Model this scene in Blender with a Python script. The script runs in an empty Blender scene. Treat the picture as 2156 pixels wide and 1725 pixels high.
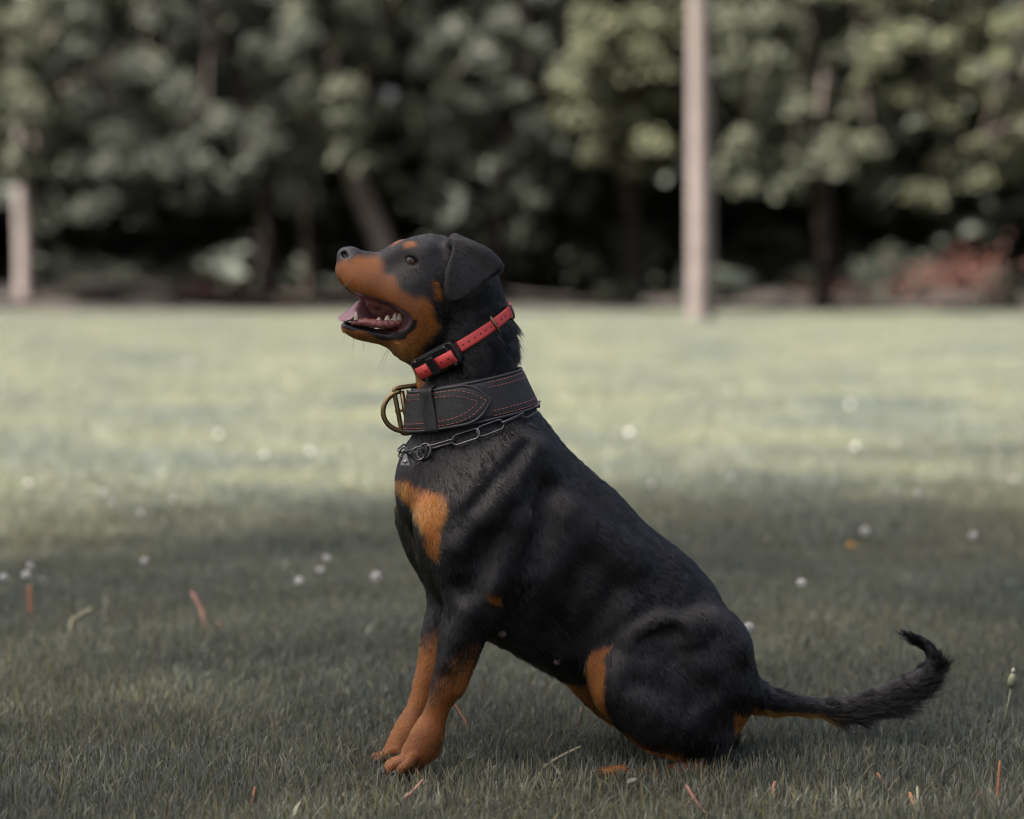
import bpy, bmesh, math, random
import numpy as np
from mathutils import Vector, Matrix

rng = np.random.default_rng(7)
random.seed(7)
sc = bpy.context.scene
COL = sc.collection

# ------------------------------------------------------------------ camera
PX = 0.000652            # metres per picture unit (picture = 2156 x 1725 units) at the dog
DIST = 3.3
CAM = np.array([0.0, -DIST, 0.6766])
TILT = math.atan((862.5 - 575.0) * PX / DIST)
FWD = np.array([0.0, math.cos(TILT), -math.sin(TILT)])
UPV = np.array([0.0, math.sin(TILT), math.cos(TILT)])
cam_data = bpy.data.cameras.new("camera")
cam = bpy.data.objects.new("camera", cam_data)
COL.objects.link(cam)
cam.location = CAM
cam.rotation_euler = (math.pi / 2 - TILT, 0, 0)
cam_data.sensor_width = 36.0
cam_data.lens = 36.0 * DIST / (2156 * PX)
cam_data.clip_start = 0.05
cam_data.clip_end = 500.0
cam_data.dof.use_dof = True
cam_data.dof.focus_distance = 3.22
cam_data.dof.aperture_fstop = 2.7
sc.camera = cam

# ------------------------------------------------------------------ sky, sun, exposure
SUN_EL, SUN_AZ = 67.0, 255.0     # azimuth the light comes from: x = sin, y = cos (from the left, a little behind the camera)
world = bpy.data.worlds.new("World")
sc.world = world
world.use_nodes = True
wn = world.node_tree.nodes
wl = world.node_tree.links
wn.clear()
sky = wn.new("ShaderNodeTexSky")
sky.sky_type = 'NISHITA'
sky.sun_disc = False
sky.sun_elevation = math.radians(SUN_EL)
sky.sun_rotation = math.radians(SUN_AZ)
sky.air_density = 0.55
sky.dust_density = 9.0
sky.ozone_density = 0.3
bg = wn.new("ShaderNodeBackground")
bg.inputs['Strength'].default_value = 0.046
out = wn.new("ShaderNodeOutputWorld")
wl.new(sky.outputs[0], bg.inputs['Color'])
wl.new(bg.outputs[0], out.inputs['Surface'])
sun_data = bpy.data.lights.new("sun", 'SUN')
sun_data.energy = 5.0
sun_data.angle = math.radians(0.53)
sun_data.color = (1.0, 0.955, 0.88)
sun = bpy.data.objects.new("sun", sun_data)
COL.objects.link(sun)
_az, _el = math.radians(SUN_AZ), math.radians(SUN_EL)
SUND = Vector((math.sin(_az) * math.cos(_el), math.cos(_az) * math.cos(_el), math.sin(_el)))
sun.rotation_euler = SUND.to_track_quat('Z', 'Y').to_euler()
sun.location = SUND * 30
sc.view_settings.view_transform = 'Standard'
sc.view_settings.look = 'None'
sc.view_settings.exposure = 2.72
sc.view_settings.gamma = 1.0
sc.view_settings.use_curve_mapping = False
sc.cycles.use_denoising = True
sc.cycles.filter_width = 1.15
sc.cycles.max_bounces = 8
sc.cycles.diffuse_bounces = 3
sc.cycles.glossy_bounces = 3
sc.cycles.transmission_bounces = 6
sc.cycles.transparent_max_bounces = 8
sc.cycles.sample_clamp_indirect = 6.0

# ------------------------------------------------------------------ helpers
def ray(u, v):
    s = PX / DIST
    return FWD + np.array([1.0, 0, 0]) * ((u - 1078.0) * s) - UPV * ((v - 862.5) * s)

def at_depth(u, v, y):
    """World point seen at picture (u, v) at world depth y."""
    d = ray(u, v)
    return CAM + d * ((y - CAM[1]) / d[1])

def at_ground(u, v, z=0.0):
    d = ray(u, v)
    return CAM + d * ((z - CAM[2]) / d[2])

def project(P):
    """World points (N,3) -> picture units."""
    q = P - CAM
    dep = q @ FWD
    k = DIST / PX / dep
    return np.stack([1078.0 + q[:, 0] * k, 862.5 - (q @ UPV) * k], 1)

def node_mat(name):
    m = bpy.data.materials.new(name)
    m.use_nodes = True
    m.node_tree.nodes.clear()
    o = m.node_tree.nodes.new("ShaderNodeOutputMaterial")
    return m, m.node_tree.nodes, m.node_tree.links, o

def principled(name, color, rough=0.5, metal=0.0, noise=None, bump=None, spec=0.5, coat=0.0):
    """Plain procedural material: noise = (scale, amount) varies the colour, bump = (scale, strength)."""
    m, n, l, o = node_mat(name)
    b = n.new("ShaderNodeBsdfPrincipled")
    l.new(b.outputs[0], o.inputs['Surface'])
    b.inputs['Roughness'].default_value = rough
    b.inputs['Metallic'].default_value = metal
    b.inputs['Specular IOR Level'].default_value = spec
    b.inputs['Coat Weight'].default_value = coat
    b.inputs['Base Color'].default_value = (*color, 1)
    tc = n.new("ShaderNodeTexCoord")
    if noise:
        t = n.new("ShaderNodeTexNoise")
        t.inputs['Scale'].default_value = noise[0]
        t.inputs['Detail'].default_value = 6
        l.new(tc.outputs['Object'], t.inputs['Vector'])
        r = n.new("ShaderNodeValToRGB")
        a = noise[1]
        r.color_ramp.elements[0].position = 0.3
        r.color_ramp.elements[1].position = 0.7
        r.color_ramp.elements[0].color = (*[c * (1 - a) for c in color], 1)
        r.color_ramp.elements[1].color = (*[min(1, c * (1 + a)) for c in color], 1)
        l.new(t.outputs['Fac'], r.inputs[0])
        l.new(r.outputs[0], b.inputs['Base Color'])
    if bump:
        t = n.new("ShaderNodeTexNoise")
        t.inputs['Scale'].default_value = bump[0]
        t.inputs['Detail'].default_value = 5
        l.new(tc.outputs['Object'], t.inputs['Vector'])
        bp = n.new("ShaderNodeBump")
        bp.inputs['Strength'].default_value = bump[1]
        bp.inputs['Distance'].default_value = 0.002
        l.new(t.outputs['Fac'], bp.inputs['Height'])
        l.new(bp.outputs[0], b.inputs['Normal'])
    return m

def mesh_obj(name, verts, faces, mat, parent=None, smooth=True):
    me = bpy.data.meshes.new(name)
    me.from_pydata([tuple(map(float, v)) for v in verts], [], [tuple(map(int, f)) for f in faces])
    me.validate()
    if smooth:
        me.shade_smooth()
    if mat:
        me.materials.append(mat)
    o = bpy.data.objects.new(name, me)
    COL.objects.link(o)
    if parent:
        o.parent = parent
    return o

def mesh_np(name, V, F, mat, parent=None, smooth=True):
    """Fast mesh from numpy arrays, all faces with the same number of corners."""
    me = bpy.data.meshes.new(name)
    V = np.ascontiguousarray(V, np.float32)
    F = np.ascontiguousarray(F, np.int32)
    k = F.shape[1]
    me.vertices.add(len(V))
    me.vertices.foreach_set("co", V.ravel())
    me.loops.add(F.size)
    me.loops.foreach_set("vertex_index", F.ravel())
    me.polygons.add(len(F))
    me.polygons.foreach_set("loop_start", np.arange(0, F.size, k, dtype=np.int32))
    me.update(calc_edges=True)
    if smooth:
        me.shade_smooth()
    if mat:
        me.materials.append(mat)
    o = bpy.data.objects.new(name, me)
    COL.objects.link(o)
    if parent:
        o.parent = parent
    return o

def empty(name, loc=(0, 0, 0), rotz=0.0):
    o = bpy.data.objects.new(name, None)
    COL.objects.link(o)
    o.location = loc
    o.rotation_euler = (0, 0, rotz)
    o.empty_display_size = 0.1
    return o

def tag(o, label=None, cat=None, group=None, kind=None):
    if label: o["label"] = label
    if cat: o["category"] = cat
    if group: o["group"] = group
    if kind: o["kind"] = kind
    return o

def tube(points, radii, seg=8, closed=False, caps=True):
    """Sweep a circle along points; returns verts, faces."""
    P = [Vector(p) for p in points]
    n = len(P)
    if not hasattr(radii, '__len__'):
        radii = [radii] * n
    V, F = [], []
    ref = None
    for i in range(n):
        if closed:
            t = (P[(i + 1) % n] - P[i - 1]).normalized()
        else:
            t = (P[min(i + 1, n - 1)] - P[max(i - 1, 0)]).normalized()
        if ref is None:
            ref = Vector((0, 0, 1)) if abs(t.z) < 0.9 else Vector((1, 0, 0))
        s = t.cross(ref).normalized()
        ref = s.cross(t).normalized()
        for k in range(seg):
            a = 2 * math.pi * k / seg
            V.append(P[i] + (s * math.cos(a) + ref * math.sin(a)) * radii[i])
    for i in range(n if closed else n - 1):
        j = (i + 1) % n
        for k in range(seg):
            k2 = (k + 1) % seg
            F.append((i * seg + k, i * seg + k2, j * seg + k2, j * seg + k))
    if caps and not closed:
        F.append(tuple(range(seg))[::-1])
        F.append(tuple((n - 1) * seg + k for k in range(seg)))
    return V, F
# ================================================================== THE DOG
YAW = math.radians(12.0)                      # the dog faces left and a little towards the camera
PIV = np.array([(1250 - 1078.0) * PX, 0.0, 0.0])
TT = np.array([math.cos(YAW), math.sin(YAW), 0.0])     # a axis: towards the tail
NN = np.array([math.sin(YAW), -math.cos(YAW), 0.0])    # l axis: towards the dog's near side

def dog(u, v, L=0.0):
    """Dog-frame point (a, l, z) on the body plane L cm from the midline, seen at picture (u, v); also local scale."""
    d = ray(u, v)
    t = (L * 0.01 - (CAM - PIV) @ NN) / (d @ NN)
    p = CAM + d * t - PIV
    return np.array([p @ TT, L * 0.01, p[2]]), t / DIST * PX

def dog_world(q):
    q = np.asarray(q, float)
    return PIV + q[..., 0:1] * TT + q[..., 1:2] * NN + q[..., 2:3] * np.array([0, 0, 1.0])

def hd(X, Y):           # head close-up coordinates -> picture
    return 672.6 + X * 0.22399, 465.7 + Y * 0.22399
HK = 0.22399

CELL = 0.0025
A0, A1, L0, L1, Z0, Z1 = -0.40, 0.57, -0.205, 0.205, -0.04, 0.79
NA, NL, NZ = int((A1 - A0) / CELL) + 1, int((L1 - L0) / CELL) + 1, int((Z1 - Z0) / CELL) + 1
GA = (A0 + CELL * np.arange(NA)).astype(np.float32)
GL = (L0 + CELL * np.arange(NL)).astype(np.float32)
GZ = (Z0 + CELL * np.arange(NZ)).astype(np.float32)
FIELD = np.full((NA, NL, NZ), 0.2, np.float32)

def sub(lo, hi):
    i0 = max(0, int((lo[0] - A0) / CELL)); i1 = min(NA, int((hi[0] - A0) / CELL) + 2)
    j0 = max(0, int((lo[1] - L0) / CELL)); j1 = min(NL, int((hi[1] - L0) / CELL) + 2)
    k0 = max(0, int((lo[2] - Z0) / CELL)); k1 = min(NZ, int((hi[2] - Z0) / CELL) + 2)
    s = (slice(i0, i1), slice(j0, j1), slice(k0, k1))
    return s, GA[i0:i1, None, None], GL[None, j0:j1, None], GZ[None, None, k0:k1]

def smin(a, b, k):
    h = np.maximum(k - np.abs(a - b), 0) / k
    return np.minimum(a, b) - h * h * (k * 0.25)

def merge(s, d, k, op):
    if op == 'add':
        FIELD[s] = smin(FIELD[s], d, k)
    else:
        FIELD[s] = -smin(-FIELD[s], d, k)

def cone(pts, k=0.02, ws=1.0, op='add', mirror=False):
    """Chain of round cones; pts = (u, v, L cm, r in picture units), ws squeezes it sideways."""
    Q = []
    if len(pts) > 2:
        pts = catmull(pts, 4, False)
    for (u, v, L, r) in pts:
        p, sc_ = dog(u, v, L)
        Q.append((p, r * sc_))
    for side in ((1, -1) if mirror else (1,)):
        R = [(p * np.array([1, side, 1]), r) for p, r in Q]
        rm = max(r for _, r in R)
        m = k + 0.012
        lo = np.min([p for p, _ in R], 0) - (rm + m); hi = np.max([p for p, _ in R], 0) + (rm + m)
        rl = rm / min(ws, 1.0) + m
        lo[1] = min(p[1] for p, _ in R) - rl; hi[1] = max(p[1] for p, _ in R) + rl
        s, a, l, z = sub(lo, hi)
        D = None
        for (p, r1), (q, r2) in (zip(R[:-1], R[1:]) if len(R) > 1 else [(R[0], R[0])]):
            b = q - p
            bw = b * np.array([1, ws, 1])
            pa, pl, pz = a - p[0], (l - p[1]) * ws, z - p[2]
            bb = float(bw @ bw)
            h = np.clip((pa * bw[0] + pl * bw[1] + pz * bw[2]) / bb, 0, 1) if bb > 1e-12 else np.float32(0)
            d = np.sqrt((pa - h * bw[0]) ** 2 + (pl - h * bw[1]) ** 2 + (pz - h * bw[2]) ** 2) - (r1 + (r2 - r1) * h)
            if ws < 1.0: pass
            D = d if D is None else np.minimum(D, d)
        merge(s, D.astype(np.float32), k, op)

def ell(u, v, L, ra, rl, rz, rot=0.0, k=0.02, op='add', mirror=False):
    """Ellipsoid, radii ra/rz in picture units along/across (rot degrees, clockwise in the picture), rl in cm."""
    p, s_ = dog(u, v, L)
    ra, rz, rl = ra * s_, rz * s_, rl * 0.01
    c, sn = math.cos(math.radians(rot)), math.sin(math.radians(rot))
    for side in ((1, -1) if mirror else (1,)):
        m = k + 0.012
        R = max(ra, rz) + m
        pl = p[1] * side
        s, a, l, z = sub((p[0] - R, pl - rl - m, p[2] - R), (p[0] + R, pl + rl + m, p[2] + R))
        da, dl, dz = a - p[0], l - pl, z - p[2]
        x = da * c - dz * sn
        y = da * sn + dz * c
        k0 = np.sqrt((x / ra) ** 2 + (dl / rl) ** 2 + (y / rz) ** 2) + 1e-6
        k1 = np.sqrt((x / ra ** 2) ** 2 + (dl / rl ** 2) ** 2 + (y / rz ** 2) ** 2) + 1e-6
        merge(s, (k0 * (k0 - 1) / k1).astype(np.float32), k, op)

def poly_sd(P, X, Y):
    """Signed distance (negative inside) from points X, Y to polygon P."""
    P = np.asarray(P, float)
    d = np.full(np.broadcast(X, Y).shape, 1e9)
    inside = np.zeros(d.shape, bool)
    n = len(P)
    for i in range(n):
        (x0, y0), (x1, y1) = P[i], P[(i + 1) % n]
        ex, ey = x1 - x0, y1 - y0
        wx, wy = X - x0, Y - y0
        t = np.clip((wx * ex + wy * ey) / (ex * ex + ey * ey + 1e-12), 0, 1)
        d = np.minimum(d, (wx - ex * t) ** 2 + (wy - ey * t) ** 2)
        c = ((y0 <= Y) != (y1 <= Y)) & (X < x0 + (Y - y0) * ex / (ey if abs(ey) > 1e-12 else 1e-12))
        inside ^= c
    d = np.sqrt(d)
    return np.where(inside, -d, d)

def catmull(pts, n=6, closed=True):
    P = [np.asarray(p, float) for p in pts]
    out_ = []
    m = len(P)
    for i in range(m if closed else m - 1):
        p0, p1, p2, p3 = (P[(i - 1) % m], P[i], P[(i + 1) % m], P[(i + 2) % m]) if closed else \
            (P[max(i - 1, 0)], P[i], P[i + 1], P[min(i + 2, m - 1)])
        for j in range(n):
            t = j / n
            out_.append(0.5 * ((2 * p1) + (-p0 + p2) * t + (2 * p0 - 5 * p1 + 4 * p2 - p3) * t * t + (-p0 + 3 * p1 - 3 * p2 + p3) * t ** 3))
    if not closed:
        out_.append(P[-1])
    return out_

def dpoly(pts, L, head=False):
    """Picture polygon -> (a, z) polygon on plane L."""
    o_ = []
    for (u, v) in pts:
        if head: u, v = hd(u, v)
        q, _ = dog(u, v, L)
        o_.append((q[0], q[2]))
    return o_

def sample_field(P):
    f = (np.asarray(P, float) - np.array([A0, L0, Z0])) / CELL
    i = np.clip(np.floor(f).astype(int), 0, np.array([NA, NL, NZ]) - 2)
    w = f - i
    o_ = 0
    for dx in (0, 1):
        for dy in (0, 1):
            for dz in (0, 1):
                c = FIELD[i[..., 0] + dx, i[..., 1] + dy, i[..., 2] + dz]
                o_ = o_ + c * (w[..., 0] if dx else 1 - w[..., 0]) * (w[..., 1] if dy else 1 - w[..., 1]) * (w[..., 2] if dz else 1 - w[..., 2])
    return o_

def field_normal(P):
    e = 0.003
    g = np.stack([sample_field(P + d) - sample_field(P - d) for d in np.eye(3) * e], -1)
    return g / (np.linalg.norm(g, axis=-1, keepdims=True) + 1e-9)

def surface_l(u, v, side=1, L=6.0):
    """Dog-frame point on the near (or far) skin seen at picture (u, v)."""
    for _ in range(3):
        q, _s = dog(u, v, L * side)
        ls = np.linspace(0.19, 0.0, 400) * side
        f = sample_field(np.stack([np.full(400, q[0]), ls, np.full(400, q[2])], 1))
        i = np.argmax(f < 0)
        L = abs(ls[i]) * 100
    return np.array([q[0], ls[i], q[2]])

def ridge(pts, k=0.02, op='add', mirror=False, inset=0.4, Lg=8.0):
    """A fold or hollow laid on the skin: pts = (u, v, r)."""
    o_ = []
    for (u, v, r) in pts:
        q = surface_l(u, v, 1, Lg)
        o_.append((u, v, q[1] * 100 - inset * r * PX * 100, r))
    cone(o_, k, 1.0, op, mirror)

# ---- trunk
cone([(1040, 1015, 0, 140), (1120, 1150, 0, 182), (1256, 1244, 0, 178), (1366, 1322, 0, 167), (1416, 1420, 0, 154)], 0.05, 1.05)
cone([(1054, 944, 0, 90), (1124, 1034, 0, 102), (1210, 1110, 0, 100)], 0.05, 1.2)
cone([(958, 1060, 0, 100), (1000, 1180, 0, 114), (1060, 1225, 0, 96)], 0.06, 0.86)
ell(872, 1025, 0, 30, 5.0, 62, 0, 0.04)
# neck
cone([(968, 612, 0, 80), (990, 700, 0, 93), (984, 800, 0, 106), (990, 890, 0, 118), (1010, 990, 0, 136)], 0.05, 1.04)
# shoulder, upper arm
cone([(1110, 985, 6.5, 56), (1010, 1060, 8.2, 66), (945, 1110, 8.5, 60)], 0.045, 1.25, mirror=True)
cone([(950, 1115, 8.5, 60), (978, 1200, 9.2, 68), (1000, 1275, 9.3, 50)], 0.035, 1.25, mirror=True)
cone([(1085, 1080, 8.6, 48), (1055, 1190, 9.6, 54), (1015, 1280, 9.4, 34)], 0.030, 1.4, mirror=True)
# forearm, pastern, paw  (near)
CLAWS = []
def foreleg(du, L, dv=0.0, side=1):
    q = lambda u, v, l, r: (u + du, v + dv, side * l, r)
    cone([q(985, 1275, 9.0, 46), q(968, 1335, 8.6, 47), q(946, 1420, 8.0, 36.5), q(922, 1490, 7.4, 28.5), q(904, 1540, 7.0, 29), q(893, 1575, 6.9, 28)], 0.02, 1.05)
    cone([q(1030, 1268, 9.2, 10), q(1005, 1300, 9.0, 26), q(960, 1440, 8.0, 16)], 0.03)            # elbow point
    cone([q(898, 1550, 6.9, 28), q(872, 1592, 6.8, 29), q(858, 1612, 6.8, 26)], 0.02, 0.9)          # pastern to paw
    cone([q(918, 1572, 6.6, 10), q(916, 1582, 6.6, 11)], 0.012)                                      # carpal pad
    for t, (tl, tu, tv, r) in enumerate(((-3.0, 848, 1612, 14), (-1.1, 828, 1618, 15), (1.1, 830, 1623, 15), (3.0, 852, 1625, 14))):
        cone([q(866, 1600, 6.8 + tl * 0.8, 15), q(tu + 6, tv - 14, 6.8 + tl, r * 0.92), q(tu - 7, tv - 6, 6.8 + tl, r * 0.9), q(tu - 13, tv + 4, 6.8 + tl, r * 0.7)], 0.002)
        CLAWS.append((q(tu - 22, tv + 3, 6.8 + tl, 0), q(tu - 31, tv + 9, 6.8 + tl, 0)))
foreleg(0, 7)
foreleg(-36, 7, -10, -1)
# hindquarters
cone([(1500, 1370, 7.0, 88), (1450, 1430, 8.0, 118), (1365, 1440, 8.6, 92), (1322, 1432, 8.8, 74)], 0.035, 1.35, mirror=True)
cone([(1318, 1445, 9.0, 68), (1400, 1510, 9.5, 82), (1475, 1548, 9.5, 54), (1500, 1575, 9.3, 34)], 0.03, 1.3, mirror=True)
cone([(1500, 1470, 5.0, 98), (1505, 1540, 6.0, 50)], 0.04, mirror=True)
for sd_, du, dv in ((1, 0, 12), (-1, 95, -26)):
    cone([(1525 + du * .4, 1585 + dv, sd_ * 9.2, 19), (1440 + du * .7, 1612 + dv, sd_ * 9.6, 18), (1345 + du, 1622 + dv, sd_ * 10.2, 15), (1300 + du, 1616 + dv, sd_ * 10.4, 15)], 0.015, 0.8)
    for tl, tu, tv in ((-2.2, 1284, 1616), (-0.8, 1270, 1620), (0.8, 1268, 1622), (2.2, 1282, 1622)):
        cone([(1312 + du, 1610 + dv, sd_ * (10.4 + tl * 0.7), 13), (tu + du, tv - 8 + dv, sd_ * (10.4 + tl), 12)], 0.004)
# belly
cone([(1060, 1285, 0, 46), (1130, 1330, 0, 44), (1190, 1375, 0, 34)], 0.05, 0.6)
# folds and muscles laid on the skin
ridge([(1335, 1352, 14), (1390, 1322, 20), (1440, 1326, 18)], 0.03)
ridge([(1362, 1345, 12), (1410, 1336, 20), (1452, 1342, 12)], 0.014, 'cut', inset=-0.5)
ridge([(1345, 1330, 8), (1400, 1303, 11), (1450, 1312, 9)], 0.016, inset=0.1)
ridge([(1455, 1340, 20), (1500, 1322, 30), (1545, 1365, 30)], 0.03)
ridge([(1146, 1030, 18), (1125, 1082, 17), (1106, 1135, 8)], 0.012, inset=0.0)
ridge([(1165, 1040, 14), (1140, 1110, 16), (1120, 1180, 12)], 0.03, 'cut', inset=-0.6)
ridge([(1090, 925, 9), (1040, 985, 13), (975, 1060, 9)], 0.03, inset=0.45)
ridge([(1128, 940, 8), (1082, 1005, 13), (1030, 1075, 9)], 0.03, inset=0.45)
ridge([(1110, 940, 6), (1062, 1000, 8), (1005, 1068, 6)], 0.02, 'cut', inset=-0.9)
ridge([(1045, 1195, 14), (1075, 1130, 10)], 0.03, 'cut', inset=-0.5)
ridge([(1000, 1250, 10), (960, 1240, 8)], 0.02, 'cut', inset=-0.6)
ridge([(1062, 1045, 22), (1010, 1110, 26), (965, 1150, 20)], 0.03, inset=0.45)
ridge([(1090, 1100, 22), (1060, 1170, 28), (1030, 1240, 20)], 0.025, inset=0.35)
ridge([(1015, 1140, 8), (1012, 1190, 11), (1005, 1235, 7)], 0.02, 'cut', inset=-0.7)
ridge([(985, 1290, 18), (965, 1345, 20), (945, 1400, 12)], 0.02, inset=0.5)
ridge([(1300, 1240, 9), (1260, 1300, 12), (1210, 1350, 9)], 0.04, 'cut', inset=-0.6)
ridge([(1250, 1190, 9), (1210, 1260, 12), (1165, 1320, 9)], 0.04, 'cut', inset=-0.65)
ridge([(1200, 1080, 20), (1260, 1130, 24), (1330, 1180, 20)], 0.04, inset=0.6)
ridge([(1420, 1400, 10), (1460, 1440, 14), (1500, 1460, 10)], 0.03, 'cut', inset=-0.6)
ridge([(1340, 1440, 8), (1400, 1455, 12), (1450, 1490, 10)], 0.03, 'cut', inset=-0.6)
cone([(900, 985, 4.5, 20), (912, 1080, 6.0, 22), (920, 1180, 6.4, 22)], 0.03, mirror=True)
# tail
TAIL = [(1560, 1455, 0, 50), (1612, 1474, 0, 34), (1690, 1487, 0, 21), (1760, 1492, 0, 22), (1830, 1480, 0, 25), (1895, 1456, 0, 26),
        (1940, 1428, 0, 25), (1964, 1398, 0, 20), (1958, 1368, 0, 16), (1932, 1347, 0, 13), (1909, 1335, 0, 10), (1899, 1322, 0, 6)]
cone(TAIL, 0.022)
# ---- head
def H(X, Y, L, r):
    u, v = hd(X, Y)
    return (u, v, L, r * HK)
cone([H(1000, 415, 0, 272), H(1180, 450, 0, 295), H(1330, 525, 0, 285)], 0.03, 0.70)
cone([H(880, 285, 0, 112), H(1000, 305, 0, 172)], 0.015, 0.62)
cone([H(300, 372, 0, 118), H(450, 430, 0, 150), H(640, 500, 0, 205), H(820, 560, 0, 240)], 0.02, 0.72)
cone([H(700, 330, 2.6, 70), H(830, 280, 3.2, 92), H(960, 300, 4.4, 90)], 0.02, mirror=True)          # brow ridge
cone([H(292, 478, 1.6, 108), H(345, 540, 2.1, 126), H(430, 590, 2.4, 135), H(560, 640, 2.8, 136), H(690, 700, 3.3, 130), H(810, 800, 3.7, 95)], 0.018, mirror=True)   # flews
ell(*hd(980, 700), 4.4, 250 * HK, 2.4, 280 * HK, 20, 0.03, mirror=True)                              # cheek muscle
cone([H(260, 995, 0, 62), H(380, 1040, 0, 82), H(600, 1075, 0, 92), H(780, 1100, 0, 120), H(980, 1080, 0, 200)], 0.022, 0.62)   # lower jaw
cone([H(840, 1190, 0, 100), H(930, 1230, 0, 105), H(1010, 1300, 0, 110)], 0.03, 0.75)                # throat skin
cone([H(830, 960, 3.0, 60), H(930, 1010, 3.2, 130), H(960, 900, 3.8, 140)], 0.03, mirror=True)       # jaw muscle
cone([H(246, 312, 0.7, 58), H(300, 312, 0.6, 56)], 0.010, 0.9, mirror=True)                           # nose
cone([H(480, 850, -2.2, 95), H(620, 885, -2.4, 110), H(770, 900, -2.8, 100)], 0.01, 1.8)              # far cheek seen through the mouth
# eye sockets
_e = surface_l(*hd(862, 374), 1, 5.0)
ell(*hd(862, 374), _e[1] * 100, 64 * HK, 0.9, 37 * HK, 24, 0.003, 'cut', mirror=True)
# nostril
ell(*hd(232, 312), 1.55, 20 * HK, 0.55, 26 * HK, 30, 0.003, 'cut', mirror=True)
ell(*hd(268, 338), 1.75, 26 * HK, 0.3, 7 * HK, 10, 0.003, 'cut', mirror=True)
# mouth
MOUTH = [(20, 520), (150, 520), (205, 600), (330, 690), (480, 735), (620, 778), (735, 845), (795, 895), (808, 940), (782, 990), (730, 1020),
         (640, 1030), (540, 1005), (430, 960), (330, 935), (200, 915), (150, 925), (60, 930), (-60, 720)]
MP = dpoly(catmull(MOUTH, 4), 3.0, True)
s_, a_, l_, z_ = sub((-0.40, -0.09, 0.45), (-0.20, 0.12, 0.70))
d2 = poly_sd(MP, a_[:, :, 0] + 0 * z_[0, 0][None, :], 0 * a_[:, :, 0] + z_[0, 0][None, :])
MOUTH_D2 = d2
dm = np.maximum(d2[:, None, :], -0.010 - l_ - np.maximum(0, (-0.338 - a_)) * 4.0).astype(np.float32)     # the far cheek closes the mouth
merge(s_, dm, 0.006, 'cut')
# ears
EAR = [(1275, 150), (1390, 190), (1560, 260), (1680, 360), (1715, 450), (1640, 520), (1530, 612), (1420, 700), (1310, 765), (1235, 778),
       (1178, 745), (1150, 670), (1150, 560), (1180, 420), (1235, 280)]
EP = dpoly(catmull(EAR, 4), 7.0, True)
for side in (1, -1):
    s_, a_, l_, z_ = sub((-0.25, 0.02 if side > 0 else -0.13, 0.48), (-0.04, 0.13 if side > 0 else -0.02, 0.78))
    A2 = a_[:, :, 0] + 0 * z_[0, 0][None, :]; Z2 = 0 * a_[:, :, 0] + z_[0, 0][None, :]
    d2 = poly_sd(EP, A2, Z2) + 0.006
    zt, zb = EP[0][1], min(p[1] for p in EP)
    f = np.clip((zt - Z2) / (zt - zb), 0, 1)
    l0 = 0.058 + 0.026 * np.sqrt(f) - 0.006 * f ** 2 + 0.10 * np.maximum(0, A2 + 0.10) * (1 - f) * 0.6
    dl = np.abs(side * l_ - l0[:, None, :]) - 0.0012
    d = np.sqrt(np.maximum(d2[:, None, :], 0) ** 2 + np.maximum(dl, 0) ** 2) + np.minimum(np.maximum(d2[:, None, :], dl), 0) - 0.0045
    merge(s_, d.astype(np.float32), 0.006, 'add')
cone([H(1270, 190, 5.0, 62), H(1400, 235, 6.3, 52), H(1560, 320, 6.9, 52), H(1660, 420, 6.6, 46)], 0.016, mirror=True)
# nipples on the belly
for (u, v, L) in ((1057, 1336, 6.0), (1172, 1394, 4.0)):
    pass

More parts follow.
